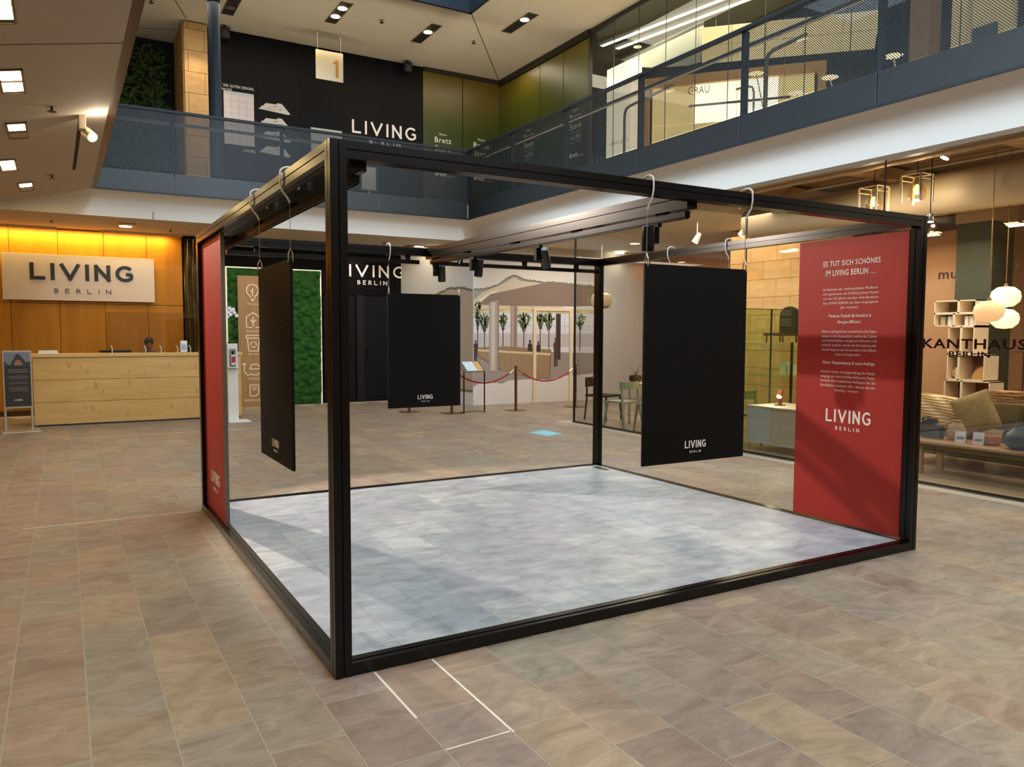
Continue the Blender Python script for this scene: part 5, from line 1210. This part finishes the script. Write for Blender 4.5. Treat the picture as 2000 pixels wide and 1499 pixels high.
for k in range(11):
    a = k*2.4; L_ = .16+.05*(k % 3); d = Vector((math.cos(a)*.5, math.sin(a)*.5, .8)).normalized(); sd = d.cross(Vector((0, 0, 1))).normalized()*.008
    p = Vector((0, 0, .12)); MB().add([p-sd, p+sd, p+d*L_], [(0, 1, 2)]).obj('leaf', M('agave_leaf', (70, 78, 46), .5), pb)
bb_ = thing('wooden_chair', 'black wooden chair seen behind the far corner post of the booth', 'chair', (7.75, 8.3, 0), .3)
MB().bev((-.25, -.25, .44), (.25, .25, .48), .01).obj('seat', blackmatt, bb_)
MB().bev((-.25, .22, .62), (.25, .25, .80), .01).obj('backrest', blackmatt, bb_)
for x in (-.22, .22):
    MB().tube([(x, -.22, .44), (x*1.1, -.24, 0)], .018, 8).obj('leg', blackmatt, bb_)
    MB().tube([(x, .235, .70), (x, .22, .44), (x*1.1, .26, 0)], .018, 8).obj('leg', blackmatt, bb_)
# round paper pendant in the entrance
t_ = thing('disc_pendant', 'large pale round pendant lamp behind the far corner post', 'pendant lamp', (9.0, 10.08, 2.33))
MB().lathe([(.02, -.17), (.12, -.165), (.20, -.12), (.23, 0), (.20, .12), (.12, .165), (.02, .17)], n=32).obj('shade', M('paper_shade', (196, 176, 140), .7), t_, smooth=True)
MB().tube([(0, 0, .17), (0, 0, 1.28)], .004, 5).obj('cord', white, t_)
# glass partition, sideboard, desk lamp, shelving behind
gp = thing('glass_partition', 'greenish glass partition standing behind the white sideboard', 'partition', (0, 0, 0))
MB().box((7.22, 4.42, .0), (8.6, 4.432, 1.98)).obj('glass_sheet', greeng, gp)
MB().box((7.2, 4.415, 0), (7.22, 4.437, 1.99)).box((7.86, 4.415, 0), (7.875, 4.437, 1.99)).box((7.2, 4.415, 1.98), (8.6, 4.437, 1.99)).obj('edge_profile', M('dark_green_edge', (40, 52, 40), .4), gp)
sb = thing('sideboard', 'pale sideboard on thin legs behind the shop glass left of the red banner', 'sideboard', (7.62, 3.95, 0))
MB().bev((-.30, .36, .12), (-.10, .385, .60), .003).obj('side_panel', M('pale_blue_grey_panel', (206, 214, 208), .5), sb)
MB().bev((-.30, -.60, .12), (.42, .36, .60), .004).obj('body', M('sideboard_greige', (216, 200, 176), .5), sb)
MB().bev((-.305, -.02, .12), (-.29, .385, .61), .003).obj('front_panel', MATS['pale_blue_grey_panel'], sb)
MB().bev((-.31, -.61, .60), (.43, .39, .625), .004).obj('table_top', M('sideboard_top_cream', (216, 204, 182), .4), sb)
MB().box((-.31, -.60, .105), (.42, .385, .12)).obj('bottom_rail', white, sb)
for x in (-.28, .40):
    for y in (-.56, .35): MB().cyl((x, y, 0), (x, y, .11), .012, 8).obj('leg', chrome, sb)
dl = thing('desk_lamp', 'small copper tube lamp glowing on the sideboard', 'table lamp', (7.62, 4.02, .625))
cop = M('copper_brown', (140, 74, 46), .3, metal=.7)
MB().lathe([(.075, 0), (.075, .012)], n=20).obj('foot', cop, dl)
MB().lathe([(.028, .01), (.028, .14)], n=14).obj('stem', cop, dl, smooth=True)
hd2 = MB().lathe([(.036, -.06), (.038, -.055), (.036, .05), (.02, .07)], n=18).obj('shade', cop, dl, smooth=True); hd2.location = (0, .0, .17); hd2.rotation_euler = (-.3, .75, 0)
lz = MB().lathe([(.034, -.004), (.034, .0)], n=18).obj('lamp', lamp_on, hd2); lz.location = (0, 0, -.062)
point('desk_lamp_glow', (7.52, 4.05, .80), 5, (1, .85, .45), .03)
spot('desk_lamp_back', (7.62, 4.05, .85), (7.8, 4.43, .95), 14, (.95, 1, .35), 110, .8)
br = thing('display_rack', 'dark display rack with white tins and chairs on its shelves behind the partition', 'rack', (8.9, 5.6, 0))
for z in (.95, 1.45): MB().box((-.25, -.9, z), (.25, .9, z+.04)).obj('shelf_board', M('rack_cream', (214, 190, 150), .5), br)
for x in (-.24, .24):
    for y in (-.9, .88): MB().box((x-.015, y, 0), (x+.015, y+.03, 1.5)).obj('upright', blackmatt, br)
for i, (y, z, h) in enumerate(((6.3, .99, .18), (6.12, .99, .14), (5.0, .99, .2), (4.85, .99, .16))):
    t_ = MB().bev((8.80, y-.06, z), (8.92, y+.06, z+h), .004).obj('gift_box', white); tag(t_, 'small white box on the display rack, %s' % ('leftmost', 'second from the left', 'taller one at the right', 'rightmost')[i], 'box', 'white boxes on the display rack')
def arched(x, y, z, label, c_):
    P = [(y-.19, z), (y-.19, z+.30)]+[(y-.19*math.cos(a), z+.30+.15*math.sin(a)) for a in [PI*i/10 for i in range(1, 10)]]+[(y+.19, z+.30), (y+.19, z)]
    t_ = thing('chair_shell', label, 'chair', (x, 0, 0))
    MB().prism(P, 'x', -.02, .02).obj('backrest', M('shell_'+str(c_[0]), c_, .6), t_)
    MB().bev((-.38, y-.19, z-.02), (.0, y+.19, z+.02), .01).obj('seat', M('shell_'+str(c_[0]), c_, .6), t_)
    for dx in (-.34, -.03):
        for dy in (-.16, .16): MB().cyl((dx, y+dy, 1.49), (dx, y+dy, z), .012, 6).obj('leg', blackmatt, t_)
arched(9.05, 6.2, 1.62, 'white chair with arched back displayed high on the rack', (224, 208, 182))
arched(9.05, 5.1, 1.62, 'black chair with arched back displayed high on the rack', (50, 48, 36))
# lit track spots in the shop
for x, y, z, s in ((8.3, 6.45, 3.25, 'white lit track spotlight seen past the front board wires'), (8.6, 5.7, 3.3, 'white track spotlight beside the lit one under the duct'), (8.3, 2.16, 3.84, 'small bright shop spotlight glinting beside the frame corner')):
    t_ = thing('shop_spotlight', s, 'spotlight', (x, y, z), group='shop spotlights')
    h = MB().lathe([(.055, -.08), (.05, -.02), (.035, .08), (.02, .09)], n=18).obj('lamp_head', white, t_, smooth=True); h.rotation_euler = (.3, .4, 0)
    l = MB().lathe([(.05, 0), (.05, .003)], n=18).obj('lamp', lamp_on, h); l.location = (0, 0, -.084)
    MB().cyl((0, 0, .06), (0, 0, (3.62 if y > 6 else 4.0)-z), .008, 8).obj('rod', white, t_)
t_ = thing('glint_spotlight', 'bright spotlight shining beside the top right corner of the booth', 'spotlight', (7.6, 1.92, 2.92))
MB().lathe([(.03, -.0), (.04, .02), (.03, .09)], n=14).obj('lamp_head', chrome, t_, smooth=True)
MB().lathe([(.035, -.004), (.035, 0)], n=14).obj('lamp', M('lamp_glare', (255, 250, 235), .5, emit=((255, 246, 225), 40)), t_)
MB().cyl((0, 0, .09), (0, 0, 1.08), .006, 6).obj('rod', blackmatt, t_)
t_ = thing('entrance_spotlight', 'bright wall washer glowing against the entrance ceiling', 'ceiling light', (10.75, 11.7, 3.62))
MB().lathe([(.10, -.05), (.07, 0)], n=18).obj('lamp', M('lamp_glare_soft', (255, 244, 220), .5, emit=((255, 236, 200), 25)), t_)

# ================================================================== UPPER SHOP (x > 8.76)
dk = M('upper_shop_dark', (38, 42, 38), .7)
struct('wall_upper_shop_back', MB().box((12.3, -7, 4.36), (12.5, 14, 8)), dk)
struct('wall_upper_shop_end', MB().box((8.9, 11.6, 4.36), (12.3, 11.7, 8)), dk)
struct('ceiling_upper_shop', MB().box((8.78, -7, 7.94), (12.5, 11.6, 7.99)), M('upper_shop_ceiling', (60, 64, 56), .8))
# two linear lights
for x, y, s in ((9.58, 8.06, 'nearer the glass'), (9.96, 8.02, 'farther from the glass')):
    t_ = thing('linear_light', 'long slim white linear light under the upper shop ceiling, '+s, 'ceiling light', (x, y, 7.84), .17, group='linear lights in the upper shop')
    MB().bev((-.06, -2.4, -.03), (.06, 2.4, .03), .004).obj('housing', white, t_)
    MB().box((-.045, -2.38, -.036), (.045, 2.38, -.03)).obj('diffuser', M('linear_diffuser', (250, 250, 235), .5, emit=((250, 250, 225), 3)), t_)
    for y in (-2, 2): MB().cyl((0, y, .03), (0, y, .095), .004, 5).obj('wire', wirem, t_)
# white brand column
t_ = thing('light_column', 'tall glowing white column with faint red lettering behind the upper glass', 'light box', (9.2, 9.80, 4.36))
glowm = M('light_column_glow', (250, 244, 226), .5, emit=((255, 238, 208), 1.7))
MB().bev((-.03, -.42, 0), (.25, .40, 2.88), .003).obj('body', glowm, t_)
text('lettering', 'tobias grau', 'x', -.03, -.28, 1.23, .62, .11, M('pale_red_lettering', (216, 120, 104), .6), t_)
# backlit screen wall with wood frame, turned towards the atrium
RW = math.radians(40.4)
bw = thing('backlit_wall', 'large backlit cream panel wall in a wooden frame inside the upper shop', 'light wall', (10.515, 7.935, 4.36), RW)
crm = M('backlit_cream', (236, 216, 164), .6, emit=((250, 218, 140), 1.5)); crh = M('backlit_cream_hot', (255, 244, 214), .6, emit=((255, 236, 190), 7))
yb = [-1.55, -.90, -.12, .70, 1.55]
for i, (a, b) in enumerate(zip(yb, yb[1:])):
    for z0, z1 in ((0, .70), (.71, 1.49), (1.50, 2.25)):
        MB().bev((.0, a+.006, z0), (.04, b-.006, z1), .003).obj('panel', crh if i in (1, 2) and z0 > 1.4 else crm, bw)
frm = M('oak_frame_painted_glow', (196, 150, 84), .5, emit=((226, 166, 80), .35))  # frame is no lamp; emission paints the backlight's glow onto the wood
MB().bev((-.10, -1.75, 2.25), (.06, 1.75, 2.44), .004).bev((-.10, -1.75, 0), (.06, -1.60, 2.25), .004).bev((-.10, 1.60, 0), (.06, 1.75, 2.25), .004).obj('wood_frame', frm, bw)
text('lettering', 'GRAU', 'x', -.002, -.83, 2.07, .42, .15, M('grey_lettering', (120, 110, 92), .5), bw)
# pale hanging panels above it
sl_ = thing('ceiling_sail', 'broad pale ceiling panels hanging tilted above the backlit wall', 'ceiling panel', (10.82, 6.83, 6.9), math.radians(44))
ysl = [-1.55, -.95, -.30, .38, 1.0, 1.56]
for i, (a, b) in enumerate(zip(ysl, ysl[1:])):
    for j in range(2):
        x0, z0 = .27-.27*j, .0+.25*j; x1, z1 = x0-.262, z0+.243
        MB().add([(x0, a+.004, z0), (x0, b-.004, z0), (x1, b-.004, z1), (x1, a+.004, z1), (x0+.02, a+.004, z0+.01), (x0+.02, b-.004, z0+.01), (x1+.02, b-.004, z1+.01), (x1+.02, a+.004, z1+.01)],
                 [(0, 1, 2, 3), (4, 7, 6, 5), (0, 4, 5, 1), (1, 5, 6, 2), (2, 6, 7, 3), (3, 7, 4, 0)]).obj('panel', M('sail_cream_glow', (240, 226, 184), .7, emit=((244, 222, 164), .95)), sl_)  # panels are no lamps; emission stands in for shop light on them
for y in (-1.3, 1.3): MB().cyl((0, y, .3), (0, y, 1.04), .004, 5).obj('wire', wirem, sl_)
sv = MB(); Pb = [(10.55, 7.67), (10.2, 7.50), (9.8, 7.30), (9.29, 7.14), (8.9, 7.05), (8.4, 6.93), (8.05, 6.90)]; n_ = len(Pb)
vs = [(9.8, a, b) for a, b in Pb]+[(9.86, a, 7.69+.0*b) for a, b in Pb]+[(9.83, a, b) for a, b in Pb]+[(9.89, a, 7.69) for a, b in Pb]
fs = [(i, i+1, n_+i+1, n_+i) for i in range(n_-1)]+[(2*n_+i, 3*n_+i, 3*n_+i+1, 2*n_+i+1) for i in range(n_-1)]+[(i, 2*n_+i, 2*n_+i+1, i+1) for i in range(n_-1)]
sv.add(vs, fs); tag(sv.obj('fabric_sail', M('white_sail_fabric', (196, 196, 184), .8), smooth=True), 'curved off-white fabric sail under the upper shop ceiling left of the pale panels', 'ceiling sail')
# tubular arc lamps
tubm = M('grey_tube', (150, 146, 132), .35, metal=.3)
def arclamp(x, y, zt, reach, label, r=.028):
    t_ = thing('arc_floor_lamp', label, 'floor lamp', (x, y, 4.36), group='angled tube floor lamps upstairs')
    P = [(0, 0, 0), (0, 0, zt-.15), (0, -.04*math.copysign(1, reach), zt-.04), (0, -.15*math.copysign(1, reach), zt), (0, -reach, zt+abs(reach)*.05)]
    MB().tube(P, r, 10).obj('tube', tubm, t_, smooth=True)
    MB().lathe([(.14, 0), (.14, .015)], n=20).obj('foot', tubm, t_)
    MB().box((-.025, -reach-.02, zt-.02), (.025, -reach+.18*math.copysign(1, reach), zt-.012)).obj('lamp', lamp_soft, t_)
arclamp(9.3, 5.94, 1.98, .80, 'tall angled grey tube lamp in the middle of the upper shop window', .035)
arclamp(9.0, 9.36, 1.86, 1.45, 'angled grey tube lamp before the glowing white column')
arclamp(9.75, 6.62, 1.72, -.42, 'short angled grey tube lamp beside the tall one', .02)
t_ = thing('linear_pendant', 'long thin dark linear pendant before the backlit wall', 'pendant lamp', (10.21, 7.675, 6.09), RW)
MB().bev((-.02, -1.12, -.02), (.02, .76, .02), .003).obj('bar', M('pendant_bar_dark', (70, 66, 54), .4), t_)
for y in (-1.0, .6): MB().cyl((0, y, .02), (0, y, 1.84), .003, 5).obj('wire', wirem, t_)
for i, (x, y, z) in enumerate(((9.6, 5.55, 5.62), (9.4, 4.75, 5.62), (9.4, 6.25, 6.1), (9.2, 3.55, 5.55))):
    t_ = thing('disc_lamp', 'small glowing disc lamp in the upper shop, '+('right end of the backlit wall', 'right of the wooden frame', 'beside the tall tube lamp top', 'on a slanting white stem')[i], 'lamp', (x, y, z), group='disc lamps in the upper shop')
    MB().lathe([(.10, -.012), (.13, 0), (.10, .012)], n=20).obj('disc', lamp_soft, t_, smooth=True)
    MB().tube([(0, 0, 0), (.02, -.15, -.6), (.02, -.2, 4.38-z)], .012, 6).obj('stem', white, t_)
# brown post and right-hand part behind the mesh
struct('trim_upper_post', MB().bev((9.0, 2.90, 4.36), (9.25, 3.18, 7.94), .004), M('tan_post', (196, 148, 106), .6))
for i, (y, x) in enumerate(((2.55, 9.3), (2.05, 9.4), (1.55, 9.5), (.95, 9.4), (.75, 9.4))):
    o = MB().cyl((x, y, 4.95 if i < 3 else 4.4), (x, y, 7.93), .035, 10).obj('hanging_tube', M('tube_cream', (226, 202, 160), .5, emit=((226, 200, 150), .25)), None, smooth=True)
    tag(o, 'slim vertical cream tube lamp upstairs behind the mesh, %s from the tan post' % ('first', 'second', 'third', 'fourth', 'fifth')[i], 'lamp', 'vertical tube lamps upstairs')
t_ = thing('wall_display', 'pale back panel with a blue grey sign board behind the tan post', 'display', (10.4, 3.3, 4.36))
MB().bev((0, -.75, .9), (.05, .15, 2.2), .004).obj('pale_panel', M('pale_panel_cream_glow', (226, 206, 160), .6, emit=((226, 200, 150), .3)), t_)  # panel emission stands in for light falling on it
MB().bev((-.1, -.55, 1.35), (-.06, -.15, 1.62), .003).obj('sign_board', M('blue_grey_sign', (70, 92, 104), .5), t_)
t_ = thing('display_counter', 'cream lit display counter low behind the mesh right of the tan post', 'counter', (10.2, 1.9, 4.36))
MB().bev((-.3, -.9, 0), (.3, .9, .9), .01).obj('body', M('counter_cream_lit', (226, 196, 146), .5, emit=((230, 190, 130), .3)), t_)  # counter is no lamp; its lit look is painted by emission
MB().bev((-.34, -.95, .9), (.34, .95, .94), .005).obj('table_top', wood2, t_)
